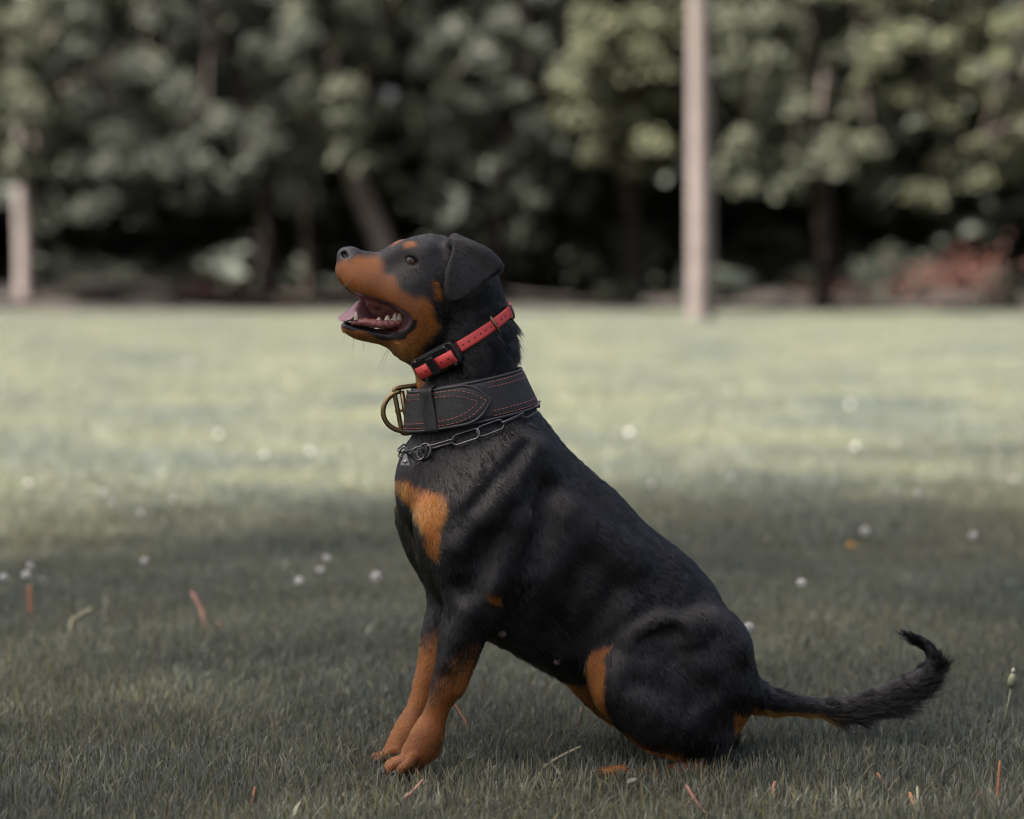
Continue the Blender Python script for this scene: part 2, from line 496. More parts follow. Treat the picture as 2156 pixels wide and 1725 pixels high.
def surface_nets():
    ins = FIELD < 0
    cnt = np.zeros((NA - 1, NL - 1, NZ - 1), np.uint8)
    for dx in (0, 1):
        for dy in (0, 1):
            for dz in (0, 1):
                cnt += ins[dx:NA - 1 + dx, dy:NL - 1 + dy, dz:NZ - 1 + dz]
    act = (cnt > 0) & (cnt < 8)
    idx = np.argwhere(act)
    vid = np.full(act.shape, -1, np.int32)
    vid[act] = np.arange(len(idx))
    acc = np.zeros((len(idx), 3)); num = np.zeros(len(idx))
    C = [(0, 0, 0), (1, 0, 0), (0, 1, 0), (1, 1, 0), (0, 0, 1), (1, 0, 1), (0, 1, 1), (1, 1, 1)]
    val = [FIELD[idx[:, 0] + c[0], idx[:, 1] + c[1], idx[:, 2] + c[2]] for c in C]
    for p in range(8):
        for q in range(p + 1, 8):
            if sum(abs(C[p][k] - C[q][k]) for k in range(3)) != 1: continue
            m = (val[p] < 0) != (val[q] < 0)
            t = np.where(m, val[p] / np.where(np.abs(val[p] - val[q]) < 1e-9, 1, val[p] - val[q]), 0)
            acc += np.where(m[:, None], np.array(C[p]) + t[:, None] * (np.array(C[q]) - np.array(C[p])), 0)
            num += m
    V = (idx + acc / num[:, None]) * CELL + np.array([A0, L0, Z0])
    F = []
    for ax in range(3):
        b, c = [(1, 2), (2, 0), (0, 1)][ax]
        sl0 = [slice(None)] * 3; sl1 = [slice(None)] * 3
        sl0[ax] = slice(0, -1); sl1[ax] = slice(1, None)
        e0, e1 = ins[tuple(sl0)], ins[tuple(sl1)]
        for flip, m in ((False, e0 & ~e1), (True, ~e0 & e1)):
            ij = np.argwhere(m)
            ij = ij[(ij[:, b] > 0) & (ij[:, c] > 0) & (ij[:, b] < m.shape[b] - 1) & (ij[:, c] < m.shape[c] - 1)]
            q = []
            for ob, oc in ((-1, -1), (0, -1), (0, 0), (-1, 0)):
                w = ij.copy(); w[:, b] += ob; w[:, c] += oc
                q.append(vid[w[:, 0], w[:, 1], w[:, 2]])
            q = np.stack(q, 1)
            F.append(q[:, ::-1] if flip else q)
    F = np.concatenate(F)
    F = F[(F >= 0).all(1)]
    # keep the largest connected shell only
    lab = np.arange(len(V))
    while True:
        r = lab[F]
        m = r.min(1)
        if (r == m[:, None]).all(): break
        for k in range(4):
            np.minimum.at(lab, r[:, k], m)
        while True:
            nl = lab[lab]
            if (nl == lab).all(): break
            lab = nl
    u_, c_ = np.unique(lab, return_counts=True)
    keep = lab == u_[np.argmax(c_)]
    re = np.cumsum(keep) - 1
    F = re[F[keep[F].all(1)]]
    V = V[keep]
    # light relaxation to remove grid stair steps
    E = np.concatenate([F[:, [0, 1]], F[:, [1, 2]], F[:, [2, 3]], F[:, [3, 0]]])
    for lam in (0.5, -0.52, 0.5, -0.52):
        S = np.zeros_like(V); n_ = np.zeros(len(V))
        for p, q in ((0, 1), (1, 0)):
            for k in range(3):
                S[:, k] += np.bincount(E[:, p], V[E[:, q], k], len(V))
            n_ += np.bincount(E[:, p], minlength=len(V))
        V = V + lam * (S / n_[:, None] - V)
    return V, F

FIELD += (0.0005 + 0.0025 * np.clip((0.55 - GZ) / 0.1, 0, 1) * np.clip((GZ - 0.02) / 0.15, 0.2, 1)).astype(np.float32)[None, None, :]   # room for the coat
_kz = int((0.54 - Z0) / CELL)
for _ in range(2):
    for ax in range(3):
        B = FIELD[:, :, :_kz]
        m_ = B.copy()
        hi_ = [slice(None)] * 3; lo_ = [slice(None)] * 3; md_ = [slice(None)] * 3
        hi_[ax], lo_[ax], md_[ax] = slice(2, None), slice(0, -2), slice(1, -1)
        m_[tuple(md_)] = 0.5 * B[tuple(md_)] + 0.25 * (B[tuple(hi_)] + B[tuple(lo_)])
        if ax == 2: m_[:, :, -1] = B[:, :, -1]
        FIELD[:, :, :_kz] = m_
BV, BF = surface_nets()
DOG = empty("dog", PIV, YAW)
# object frame: local x = a axis, local y = -l axis, local z up
def loc(q):
    q = np.asarray(q, float)
    return np.stack([q[..., 0], -q[..., 1], q[..., 2]], -1)
# ------------------------------------------------------------------ coat colours
def mk(fn, pts):
    return [fn(*p) for p in pts]
def c3(X, Y): return (900 + X / 3.45) / 1.1596, (1100 + Y / 3.45) / 1.1596
def c4(X, Y): return (880 + X / 3.75) / 1.1596, (1500 + Y / 3.75) / 1.1596 + 6
def c5(X, Y): return (1300 + X / 3.593) / 1.1596, (1480 + Y / 3.593) / 1.1596
TAN_POLYS = [   # (polygon in picture units, edge softness, sign of side: 0 both)
    (mk(hd, [(150, 395), (240, 372), (330, 352), (430, 325), (545, 325), (590, 380), (600, 480), (690, 515), (745, 590), (805, 665), (900, 722), (990, 712),
             (1055, 790), (1085, 900), (1112, 1000), (1060, 1090), (965, 1180), (935, 1330), (860, 1340), (660, 1230), (480, 1180), (270, 1120),
             (150, 1020), (150, 900), (90, 600), (100, 420)]), 8.0, 0),
    (mk(hd, [(1062, 560), (1110, 575), (1140, 640), (1155, 750), (1100, 745), (1065, 650)]), 4.0, 0),
    (mk(hd, [(788, 236), (830, 196), (886, 192), (893, 228), (845, 258), (797, 262)]), 2.5, 0),
    (mk(hd, [(860, 1330), (935, 1315), (1000, 1330), (1050, 1400), (1000, 1520), (950, 1580), (860, 1560)]), 6.0, 0),
    (mk(c3, [(225, 240), (330, 225), (400, 300), (520, 340), (640, 375), (672, 450), (645, 560), (605, 700), (575, 905), (540, 920), (495, 880), (430, 660), (370, 500),
             (265, 400)]), 6.0, 0),
    ([(780, 1560), (850, 1512), (880, 1492), (925, 1452), (960, 1414), (996, 1380), (1005, 1400), (980, 1600), (950, 1720), (760, 1720)], 34.0, 1),
    (mk(c3, [(985, 1230), (1060, 1205), (1120, 1240), (1110, 1300), (1010, 1290)]), 6.0, 1),
    (mk(c5, [(700, 340), (630, 420), (618, 500), (640, 560), (622, 660), (622, 820), (642, 970), (705, 1055), (810, 1115), (960, 1215), (1150, 1290), (1250, 1350), (1300, 1420),
             (900, 1500), (500, 1100), (420, 700), (500, 400)]), 4.0, 0),
    ([(1230, 1590), (1420, 1585), (1500, 1615), (1400, 1680), (1220, 1680)], 8.0, 0),
    ([(1545, 1545), (1548, 1500), (1600, 1506), (1592, 1530)], 4.0, 0),
]
rngc = np.random.default_rng(3)

def vnoise(P, s, seed=0):
    """Cheap smooth noise in [-1, 1]."""
    r = np.random.default_rng(seed)
    o_ = np.zeros(len(P))
    for _ in range(6):
        k = r.normal(size=3) * s
        o_ += np.sin(P @ k + r.uniform(0, 6.28))
    return o_ / 3.0

def classify(Q, N, jitter):
    """Dog-frame points and normals -> tan amount, bare (no hair), lip, mouth, nose."""
    M = Q.copy(); M[:, 1] = np.abs(M[:, 1])
    uv = project(dog_world(M))
    uvn = uv + 3.0 * np.stack([vnoise(Q, 220, 1), vnoise(Q, 220, 2)], 1)
    tan = np.zeros(len(Q))
    for poly, soft, side in TAN_POLYS:
        m = np.ones(len(Q), bool) if side == 0 else (Q[:, 1] * side > 0)
        pl = np.array(poly)
        m &= (uv[:, 0] > pl[:, 0].min() - 40) & (uv[:, 0] < pl[:, 0].max() + 40) & (uv[:, 1] > pl[:, 1].min() - 40) & (uv[:, 1] < pl[:, 1].max() + 30)
        if not m.any(): continue
        d = poly_sd(poly, uvn[m, 0], uvn[m, 1])
        tan[m] = np.maximum(tan[m], np.clip(0.5 - d / (2 * soft), 0, 1))
    ru = uvr = project(dog_world(Q))
    fb_ = Q[:, 1] < 0.014
    d_ = poly_sd(mk(hd, [(664, 246), (690, 208), (755, 172), (778, 192), (730, 236), (695, 256)]), uvr[:, 0], uvr[:, 1])
    tan[fb_] = np.maximum(tan[fb_], np.clip(0.5 - d_[fb_] / 4.0, 0, 1))
    # far foreleg and inner sides of the legs, paws
    far = (Q[:, 1] < -0.02) & (ru[:, 0] < 1000) & (Q[:, 2] < 0.36)
    tan[far] = np.maximum(tan[far], np.clip((1295 + 25 * vnoise(Q[far], 60, 5) - ru[far, 1]) / -50 + (N[far, 0] + 0.2), 0, 1))
    inner = (np.abs(Q[:, 1]) > 0.03) & (N[:, 1] * np.sign(Q[:, 1]) < -0.25) & (Q[:, 2] < 0.19) & (Q[:, 0] > -0.05) & (uv[:, 0] < 1420)
    tan[inner] = 1.0
    tail_under = (Q[:, 0] > 0.21) & (N[:, 2] < -0.55) & (ru[:, 0] < 1735) & (ru[:, 0] > 1560)
    tan[tail_under] = 1.0
    hx = (uv[:, 0] - 672.6) / HK; hy = (uv[:, 1] - 465.7) / HK
    nose = poly_sd([(130, 400), (175, 372), (250, 352), (305, 352), (345, 318), (350, 225), (230, 200), (120, 300)], hx, hy) < 0
    # the mouth
    near_mouth = (hx > -50) & (hx < 1000) & (hy > 450) & (hy < 1250)
    dmo = np.full(len(Q), 1.0)
    if near_mouth.any():
        dmo[near_mouth] = poly_sd(MP, Q[near_mouth, 0], Q[near_mouth, 2])
    lip_in = (dmo < 0.0035) & near_mouth
    depth = (dmo < 0.0022) & near_mouth & (np.abs(Q[:, 1]) < 0.036)
    lipw = np.where(hy > 900 + 0.04 * (hx - 300), 0.0125 + 0.003 * vnoise(Q, 90, 8), 0.0040 + 0.0015 * vnoise(Q, 90, 9))
    lip = (dmo < lipw) & near_mouth
    return tan, nose | lip, lip, depth & lip_in, nose, dmo

BN = field_normal(BV)
tanv, barev, lipv, mouthv, nosev, dmov = classify(BV, BN, 0)
BLACK = np.array([0.0055, 0.0053, 0.0055])
def tan_col(P):
    t = np.clip(0.5 + 0.5 * vnoise(P, 70, 11), 0, 1)[:, None]
    return (1 - t) * np.array([0.27, 0.080, 0.010]) + t * np.array([0.44, 0.145, 0.020])
colv = BLACK * (1 - tanv[:, None]) + tan_col(BV) * 0.55 * tanv[:, None]
rgh = np.full(len(BV), 0.65)
colv[lipv] = np.where((dmov < 0.004)[:, None], np.array([0.075, 0.045, 0.055]), np.array([0.016, 0.012, 0.014]))[lipv]; rgh[lipv] = 0.28
pinkish = np.clip(0.5 + 0.6 * vnoise(BV, 180, 21), 0, 1)[:, None]
colv[mouthv] = ((1 - pinkish) * np.array([0.16, 0.045, 0.040]) + pinkish * np.array([0.30, 0.10, 0.095]))[mouthv]; rgh[mouthv] = 0.25
colv[nosev] = (0.010, 0.010, 0.011); rgh[nosev] = 0.45

m_skin, n_, l_n, o_n = node_mat("dog_skin")
b_ = n_.new("ShaderNodeBsdfPrincipled")
at_ = n_.new("ShaderNodeAttribute"); at_.attribute_name = "skin_color"
ar_ = n_.new("ShaderNodeAttribute"); ar_.attribute_name = "skin_rough"
l_n.new(at_.outputs['Color'], b_.inputs['Base Color'])
l_n.new(ar_.outputs['Fac'], b_.inputs['Roughness'])
nt_ = n_.new("ShaderNodeTexNoise"); nt_.inputs['Scale'].default_value = 420; nt_.inputs['Detail'].default_value = 3
bp_ = n_.new("ShaderNodeBump"); bp_.inputs['Strength'].default_value = 0.35; bp_.inputs['Distance'].default_value = 0.001
tc_ = n_.new("ShaderNodeTexCoord")
l_n.new(tc_.outputs['Object'], nt_.inputs['Vector']); l_n.new(nt_.outputs['Fac'], bp_.inputs['Height']); l_n.new(bp_.outputs[0], b_.inputs['Normal'])
l_n.new(b_.outputs[0], o_n.inputs['Surface'])

body = mesh_np("body", loc(BV), BF, m_skin, DOG)
ca = body.data.attributes.new("skin_color", 'FLOAT_COLOR', 'POINT')
ca.data.foreach_set("color", np.concatenate([colv, np.ones((len(BV), 1))], 1).astype(np.float32).ravel())
ra = body.data.attributes.new("skin_rough", 'FLOAT', 'POINT')
ra.data.foreach_set("value", rgh.astype(np.float32))
tag(DOG, "black and tan dog with floppy ears sitting on the lawn, mouth open", "dog")

# ------------------------------------------------------------------ rings round the neck (collars)
class Ring:
    """Closed path round the neck in a tilted plane, fitted to the skin."""
    def __init__(self, uv_c, uv_l, uv_r, half_w, off, n=180, smooth=7):
        c, _ = dog(*uv_c, 0.0)
        p, _ = dog(*uv_l, 0.0); q, _ = dog(*uv_r, 0.0)
        e1 = q - p; e1[1] = 0; e1 /= np.linalg.norm(e1)
        self.c, self.e1, self.e2 = c, e1, np.array([0, 1.0, 0])
        self.w = np.array([-e1[2], 0, e1[0]])
        self.hw, self.n = half_w, n
        self.phi = np.linspace(0, 2 * math.pi, n, endpoint=False)
        R = []
        for s in (-half_w, 0, half_w):
            rho = np.linspace(0.03, 0.16, 300)
            P = (c + self.w * s)[None, None] + rho[None, :, None] * (np.cos(self.phi)[:, None, None] * e1 + np.sin(self.phi)[:, None, None] * self.e2)
            f = sample_field(P)
            i = np.argmax(f > 0, axis=1)
            R.append(rho[i] + off)
        R = np.array(R)
        lo, hi = R[0], R[2]
        bulge = np.maximum(0, R[1] - (lo + hi) / 2)
        self.lo, self.hi = lo + bulge, hi + bulge
        for nm in ('lo', 'hi'):
            a = getattr(self, nm)
            for _ in range(smooth):
                a = np.maximum(a, (np.roll(a, 1) + a + np.roll(a, -1)) / 3)
                a = (np.roll(a, 1) + 2 * a + np.roll(a, -1)) / 4
            setattr(self, nm, a)
    def at(self, phi, s=0.0, lift=0.0):
        """phi in degrees: 0 nape, 90 near side, 180 throat; s = -1..1 across the width."""
        x = (phi % 360) / 360 * self.n
        i = int(x) % self.n; j = (i + 1) % self.n; t = x - int(x)
        lo = self.lo[i] * (1 - t) + self.lo[j] * t
        hi = self.hi[i] * (1 - t) + self.hi[j] * t
        r = lo + (hi - lo) * (s + 1) / 2 + lift
        a = math.radians(phi)
        return self.c + self.w * self.hw * s + (math.cos(a) * self.e1 + math.sin(a) * self.e2) * r
    def frame(self, phi, s=0.0, lift=0.0):
        p = self.at(phi, s, lift)
        t = self.at(phi + 2, s, lift) - self.at(phi - 2, s, lift); t /= np.linalg.norm(t)
        w = self.at(phi, s + 0.2, lift) - self.at(phi, s - 0.2, lift); w /= np.linalg.norm(w)
        nrm = np.cross(t, w); nrm /= np.linalg.norm(nrm)
        a = math.radians(phi)
        if nrm @ (math.cos(a) * self.e1 + math.sin(a) * self.e2) < 0: nrm = -nrm
        return p, t, w, nrm

def strap(ring, phis, thick, lift=0.0, closed=False, wfun=None, ns=9, lfun=None):
    """Band of leather with rounded edges; verts (dog frame), faces."""
    V, F = [], []
    prof = []
    for i in range(ns):
        s = -1 + 2 * i / (ns - 1)
        prof.append((s, thick * (1 if 0 < i < ns - 1 else 0.72)))
    prof = [(-1.0, thick * 0.1)] + [(-0.985, thick * 0.6)] + [(s * 0.95, t) for s, t in prof[1:-1]] + [(0.985, thick * 0.6)] + [(1.0, thick * 0.1)]
    prof2 = prof + [(0.97, 0.0), (-0.97, 0.0)]
    m = len(prof2)
    for i, ph in enumerate(phis):
        k = wfun(i / (len(phis) - 1)) if wfun else 1.0
        lf = lift + (lfun(i / (len(phis) - 1)) if lfun else 0.0)
        for s, t in prof2:
            V.append(ring.at(ph, s * k, lf + t))
    n = len(phis)
    for i in range(n if closed else n - 1):
        j = (i + 1) % n
        for k in range(m):
            k2 = (k + 1) % m
            F.append((i * m + k, j * m + k, j * m + k2, i * m + k2))
    if not closed:
        F.append(tuple(range(m))); F.append(tuple((n - 1) * m + k for k in range(m))[::-1])
    return np.array(V), F

LEATHER = Ring((993, 838), (858, 862), (1118, 808), 41 * PX, 0.0035)
RED = Ring((988, 704), (895, 758), (1072, 645), 11.5 * PX, 0.0030, smooth=5)
CHAIN = Ring((1000, 896), (880, 940), (1118, 852), 3 * PX, 0.0045)

# ------------------------------------------------------------------ the coat
def tailaxis():
    P = [dog(u, v, L)[0] for u, v, L, r in TAIL]
    return np.array(P)
TAX = tailaxis()
GUIDE = [  # picture u, v, hair direction du, dv, length mm
    (730, 545, 1, 0.1, 2.0), (745, 600, 0.7, 0.7, 2.5), (800, 560, 1, 0.1, 3), (800, 620, 0.9, 0.5, 4), (870, 520, 1, -0.2, 4), (860, 600, 1, 0.4, 5), (860, 700, 0.8, 0.6, 7),
    (760, 715, 1, 0.1, 5), (830, 735, 1, 0.3, 8), (950, 510, 1, 0.1, 5), (920, 580, 1, 0.4, 6), (900, 680, 0.8, 0.8, 8), (985, 560, 0.1, 1, 5), (960, 620, 0, 1, 5),
    (1040, 540, 0.5, 1, 5), (1010, 650, 0.5, 0.9, 14), (1080, 690, 0.5, 1, 26), (960, 740, 0.3, 1, 18), (890, 780, 0.1, 1, 14), (1040, 740, 0.3, 1, 22), (1095, 740, 0.2, 1, 24),
    (900, 930, 0.1, 1, 11), (1000, 930, 0.3, 1, 11), (1110, 900, 0.8, 1, 13), (860, 1000, -0.1, 1, 14), (850, 1080, 0.1, 1, 15), (900, 1100, 0.2, 1, 14), (960, 1020, 0.2, 1, 13),
    (1060, 1000, 0.5, 1, 14), (1150, 980, 0.8, 1, 14), (1120, 1090, -0.2, 1, 16), (1000, 1150, 0.5, 1, 13), (940, 1200, 0.3, 1, 13), (1060, 1220, 0.8, 1, 15), (1030, 1270, 0.9, 0.6, 14),
    (960, 1300, 0, 1, 10), (920, 1450, -0.3, 1, 8), (890, 1560, -0.4, 1, 7), (850, 1615, -1, 0.5, 5), (870, 1400, -0.1, 1, 9), (1180, 1150, 0.8, 1, 13), (1250, 1050, 1, 1, 14),
    (1350, 1130, 1, 1, 14), (1450, 1200, 1, 1.05, 14), (1530, 1290, 0.6, 1, 15), (1580, 1380, 0.4, 1, 15), (1250, 1250, 0.9, 0.8, 13), (1150, 1320, 0.9, 0.6, 20), (1180, 1390, 0.8, 0.7, 26),
    (1350, 1250, 0.9, 0.9, 13), (1400, 1330, 0.7, 1, 13), (1300, 1380, 0.2, 1, 11), (1270, 1450, 0.2, 1, 9), (1350, 1440, 0.3, 1, 12), (1450, 1440, 0.5, 1, 13), (1540, 1450, 0.3, 1, 14),
    (1330, 1540, 0.8, 0.8, 11), (1430, 1560, 0.6, 1, 13), (1500, 1580, 0.1, 1, 14), (1300, 1615, -1, 0.1, 6), (1400, 1610, -1, 0.1, 8)]
GU = np.array([(g[0], g[1]) for g in GUIDE], float)
GD = np.array([(g[2], g[3]) for g in GUIDE], float); GD /= np.linalg.norm(GD, axis=1, keepdims=True)
GLN = np.array([g[4] for g in GUIDE]) * 0.001

def make_coat(n_hairs):
    A, B, C, D = (BV[BF[:, k]] for k in range(4))
    ar = 0.5 * np.linalg.norm(np.cross(C - A, D - B), axis=1)
    cen = (A + B + C + D) / 4
    cn = BN[BF[:, 0]]
    wgt = ar * np.where(cn @ np.array([-0.15, 1.0, 0.12]) > -0.25, 1.0, 0.30)
    hm = project(dog_world(cen))
    headm = (hm[:, 0] < 1070) & (hm[:, 1] < 780)
    wgt = wgt * np.where(headm, 2.2, 1.0) * np.where(cen[:, 0] > 0.245, 1.6, 1.0)
    fb = barev[BF].any(1) | mouthv[BF].any(1)
    wgt[fb] = 0
    f = rng.choice(len(BF), n_hairs, p=wgt / wgt.sum())
    s, t = rng.random(n_hairs)[:, None], rng.random(n_hairs)[:, None]
    Q = (A[f] * (1 - s) + B[f] * s) * (1 - t) + (D[f] * (1 - s) + C[f] * s) * t
    N = field_normal(Q)
    tan, bare, lip, mouth, nose, dmo = classify(Q, N, 0)
    ok = ~(bare | mouth | nose)
    Q, N, tan, dmo = Q[ok], N[ok], tan[ok], dmo[ok]
    n = len(Q)
    M = Q.copy(); M[:, 1] = np.abs(M[:, 1])
    uv = project(dog_world(M))
    d2 = ((uv[:, None, :] - GU[None]) ** 2).sum(-1) if n < 20000 else None
    dirp = np.zeros((n, 2)); ln = np.zeros(n)
    for i0 in range(0, n, 20000):
        dd = ((uv[i0:i0 + 20000, None, :] - GU[None]) ** 2).sum(-1) + 400.0
        w = dd ** -1.6
        w /= w.sum(1, keepdims=True)
        dirp[i0:i0 + 20000] = w @ GD
        ln[i0:i0 + 20000] = w @ GLN
    swirl = 0.55 * vnoise(Q, 45, 31) + 0.25 * vnoise(Q, 160, 32)
    cs, sn = np.cos(swirl * 0.6), np.sin(swirl * 0.6)
    dirp = np.stack([dirp[:, 0] * cs - dirp[:, 1] * sn, dirp[:, 0] * sn + dirp[:, 1] * cs], 1)
    T = np.stack([dirp[:, 0], 0 * ln, -dirp[:, 1]], 1)
    # tail: along its axis, longer underneath and ragged
    onT = (Q[:, 0] > 0.235) & (Q[:, 2] > 0.03) & (project(dog_world(Q))[:, 0] > 1606)
    k = np.argmin(((Q[onT][:, None] - TAX[None]) ** 2).sum(-1), 1)
    ta = TAX[np.minimum(k + 1, len(TAX) - 1)] - TAX[np.maximum(k - 1, 0)]
    ta /= np.linalg.norm(ta, axis=1, keepdims=True)
    T[onT] = ta + np.array([0.1, 0, -0.25]) * np.clip(1 - np.abs(k - 5) / 4, 0, 1)[:, None]
    under = np.clip(-N[onT] @ np.array([-0.2, 0, 1.0]), 0, 1)
    ln[onT] = np.where(k < 3, 0.012, 0.014 + 0.031 * under) * np.where(k > 7, 0.75, 1)
    T -= N * (T * N).sum(1, keepdims=True)
    T /= np.linalg.norm(T, axis=1, keepdims=True) + 1e-6
    lift = np.clip(0.11 + 0.05 * rng.normal(size=n), 0.02, 0.5)
    lift[onT] += 0.22 * under
    # tufts: hairs of one small cell lean together
    def tuft(cell, seed):
        k_ = np.floor((Q + 0.35 * cell * np.stack([vnoise(Q, 1.3 / cell, seed), vnoise(Q, 1.3 / cell, seed + 1), vnoise(Q, 1.3 / cell, seed + 2)], 1)) / cell).astype(np.int64)
        h = (k_[:, 0] * 73856093) ^ (k_[:, 1] * 19349663) ^ (k_[:, 2] * 83492791)
        tab = np.random.default_rng(seed).normal(size=(4096, 3))
        return tab[h % 4096]
    amt = np.full(n, 0.045)
    amt[onT] = 0.21
    amt[ln > 0.0165] = np.maximum(amt[ln > 0.0165], 0.18)
    amt[ln < 0.0075] = 0.035
    T2 = T + 0.06 * rng.normal(size=(n, 3)) + amt[:, None] * (0.7 * tuft(0.006, 51) + 0.7 * tuft(0.013, 61))
    lift = np.clip(lift + amt * 0.5 * tuft(0.010, 71)[:, 0], 0.02, 0.9)
    # long narrow locks along the lie of the coat
    dn = dirp / (np.linalg.norm(dirp, axis=1, keepdims=True) + 1e-6)
    short = ln < 0.0075
    wa_, wl_ = np.where(short, 3.2, 5.0), np.where(short, 14.0, 30.0)
    ac = (uv * np.stack([-dn[:, 1], dn[:, 0]], 1)).sum(1) / wa_ + 0.6 * vnoise(Q, 90, 81)
    al = (uv * dn).sum(1) / wl_ + 0.35 * np.floor(ac)
    hk = (np.floor(ac).astype(np.int64) * 73856093) ^ (np.floor(al).astype(np.int64) * 19349663)
    lk = np.random.default_rng(91).normal(size=(8192, 3))[hk % 8192]
    T2 = T2 + 0.24 * np.cross(N, T) * lk[:, 0:1]
    lift = np.clip(lift + 0.13 * lk[:, 1], 0.0, 0.9)
    lock = np.clip(1 + 0.30 * lk[:, 2], 0.35, 1.7)
    ln = np.where((ln > 0.0095) & (ln < 0.0165) & ~onT, 0.0095 + 0.2 * (ln - 0.0095), ln)
    ln = ln * rng.uniform(0.55, 1.15, n)
    ln = np.where(dmo < 0.012, np.minimum(ln, 0.0035), ln)
    # collars press the coat flat
    for rg, pad in ((LEATHER, 0.006), (RED, 0.002)):
        h = (Q - rg.c) @ rg.w
        m = (np.abs(h) < rg.hw + pad) & (np.linalg.norm(Q - rg.c, axis=1) < 0.16)
        ln[m] *= 0.30; lift[m] *= 0.3
        up = (h > rg.hw + pad) & (h < rg.hw + pad + 0.022) & (np.linalg.norm(Q - rg.c, axis=1) < 0.16)
        ln[up] = np.minimum(ln[up], 0.004 + (h[up] - rg.hw - pad) * 0.8)
    d0 = T2 + N * lift[:, None]
    d0 /= np.linalg.norm(d0, axis=1, keepdims=True)
    d1 = T2 + N * (lift * 0.55)[:, None]; d1 /= np.linalg.norm(d1, axis=1, keepdims=True)
    d2_ = T2 + N * (lift * 0.15)[:, None]; d2_ /= np.linalg.norm(d2_, axis=1, keepdims=True)
    P0 = Q - N * 0.0006
    P1 = P0 + d0 * (ln * 0.34)[:, None]
    P2 = P1 + d1 * (ln * 0.33)[:, None]
    P3 = P2 + d2_ * (ln * 0.33)[:, None]
    pts = np.stack([P0, P1, P2, P3], 1)
    r0 = np.where(ln < 0.006, 0.00020, 0.00030) * rng.uniform(0.75, 1.25, n)
    rad = r0[:, None] * np.array([1.0, 0.95, 0.75, 0.25])
    istan = rng.random(n) < np.clip((tan - 0.5) * 1.6 + 0.5, 0, 1)
    col = np.where(istan[:, None], tan_col(Q), BLACK * rng.uniform(0.6, 1.5, n)[:, None])
    hx = (uv[:, 0] - 672.6) / HK; hy = (uv[:, 1] - 465.7) / HK
    for q in range(26):     # dark whisker roots in rows
        wx, wy = 225 + (q % 7) * 40 + rngc.uniform(-9, 9) + 12 * (q // 7), 430 + (q // 7) * 42 + rngc.uniform(-7, 7)
        m = (hx - wx) ** 2 + (hy - wy - (wx - 260) * 0.22) ** 2 < rngc.uniform(7.5, 11) ** 2
        col[m] = BLACK
    pep = (poly_sd([(170, 420), (330, 400), (470, 470), (500, 590), (420, 620), (300, 600), (180, 540)], hx, hy) < 0) & (rng.random(n) < 0.22)
    col[pep] = col[pep] * 0.35
    fr_ = np.clip((560 - hx) / 300, 0, 1) * (hy < 700) * (hy > 300)
    col = col * (1 - 0.30 * fr_)[:, None]
    col = col * (rng.uniform(0.6, 1.3, n) * lock)[:, None]
    return pts, rad, col

def curves_obj(name, pts, rad, col, mat, parent):
    n, k = pts.shape[:2]
    hc = bpy.data.hair_curves.new(name)
    hc.add_curves([k] * n)
    hc.points.foreach_set("position", np.ascontiguousarray(loc(pts), np.float32).ravel())
    a = hc.attributes.get("radius") or hc.attributes.new("radius", 'FLOAT', 'POINT')
    a.data.foreach_set("value", np.ascontiguousarray(rad, np.float32).ravel())
    a = hc.attributes.new("fur_color", 'FLOAT_COLOR', 'CURVE')
    a.data.foreach_set("color", np.concatenate([col, np.ones((n, 1))], 1).astype(np.float32).ravel())
    hc.materials.append(mat)
    o = bpy.data.objects.new(name, hc)
    COL.objects.link(o)
    o.parent = parent
    return o

m_fur, n_, l_n, o_n = node_mat("dog_fur")
h_ = n_.new("ShaderNodeBsdfHairPrincipled")
h_.parametrization = 'COLOR'
h_.inputs['Roughness'].default_value = 0.12
h_.inputs['IOR'].default_value = 1.36
h_.inputs['Radial Roughness'].default_value = 0.35
h_.inputs['Random Roughness'].default_value = 0.25
at_ = n_.new("ShaderNodeAttribute"); at_.attribute_name = "fur_color"
l_n.new(at_.outputs['Color'], h_.inputs['Color'])
l_n.new(h_.outputs[0], o_n.inputs['Surface'])
N_HAIR = 300000
pts_, rad_, col_ = make_coat(N_HAIR)
coat = curves_obj("coat", pts_, rad_, col_, m_fur, DOG)
# whiskers
wp, wr = [], []
for (X, Y, L, dx, dy, ln_) in ((330, 520, 3.2, -0.7, 0.9, 0.03), (400, 560, 3.6, -0.3, 1, 0.034), (450, 540, 3.7, 0.2, 1, 0.03), (310, 560, 3.0, -0.9, 0.5, 0.025), (980, 960, 5.0, 0.15, 1, 0.03), (985, 965, 5.0, 0.3, 1, 0.036),
                              (670, 1190, 1.5, -0.4, 1, 0.028), (650, 1190, 1.0, -0.5, 1, 0.033), (400, 1120, 1.4, 0.1, 1, 0.012), (320, 1100, 1.2, -0.1, 1, 0.016), (420, 1130, 0.2, 0.0, 1, 0.012), (250, 1060, 1.0, -0.4, 1, 0.012)):
    u, v = hd(X, Y)
    p = surface_l(u, v, 1, L)
    n0 = field_normal(p[None])[0]
    d = np.array([dx, 0.15, -dy]) + n0 * 0.7; d /= np.linalg.norm(d)
    d2v = np.array([dx, 0, -dy]) + n0 * 0.2; d2v /= np.linalg.norm(d2v)
    wp.append([p, p + d * ln_ * 0.4, p + d * ln_ * 0.4 + d2v * ln_ * 0.35, p + d * ln_ * 0.4 + d2v * ln_ * 0.65])
    wr.append([0.00022, 0.0002, 0.00014, 0.00005])
curves_obj("whiskers", np.array(wp), np.array(wr), np.full((len(wp), 3), 0.008), m_fur, DOG)

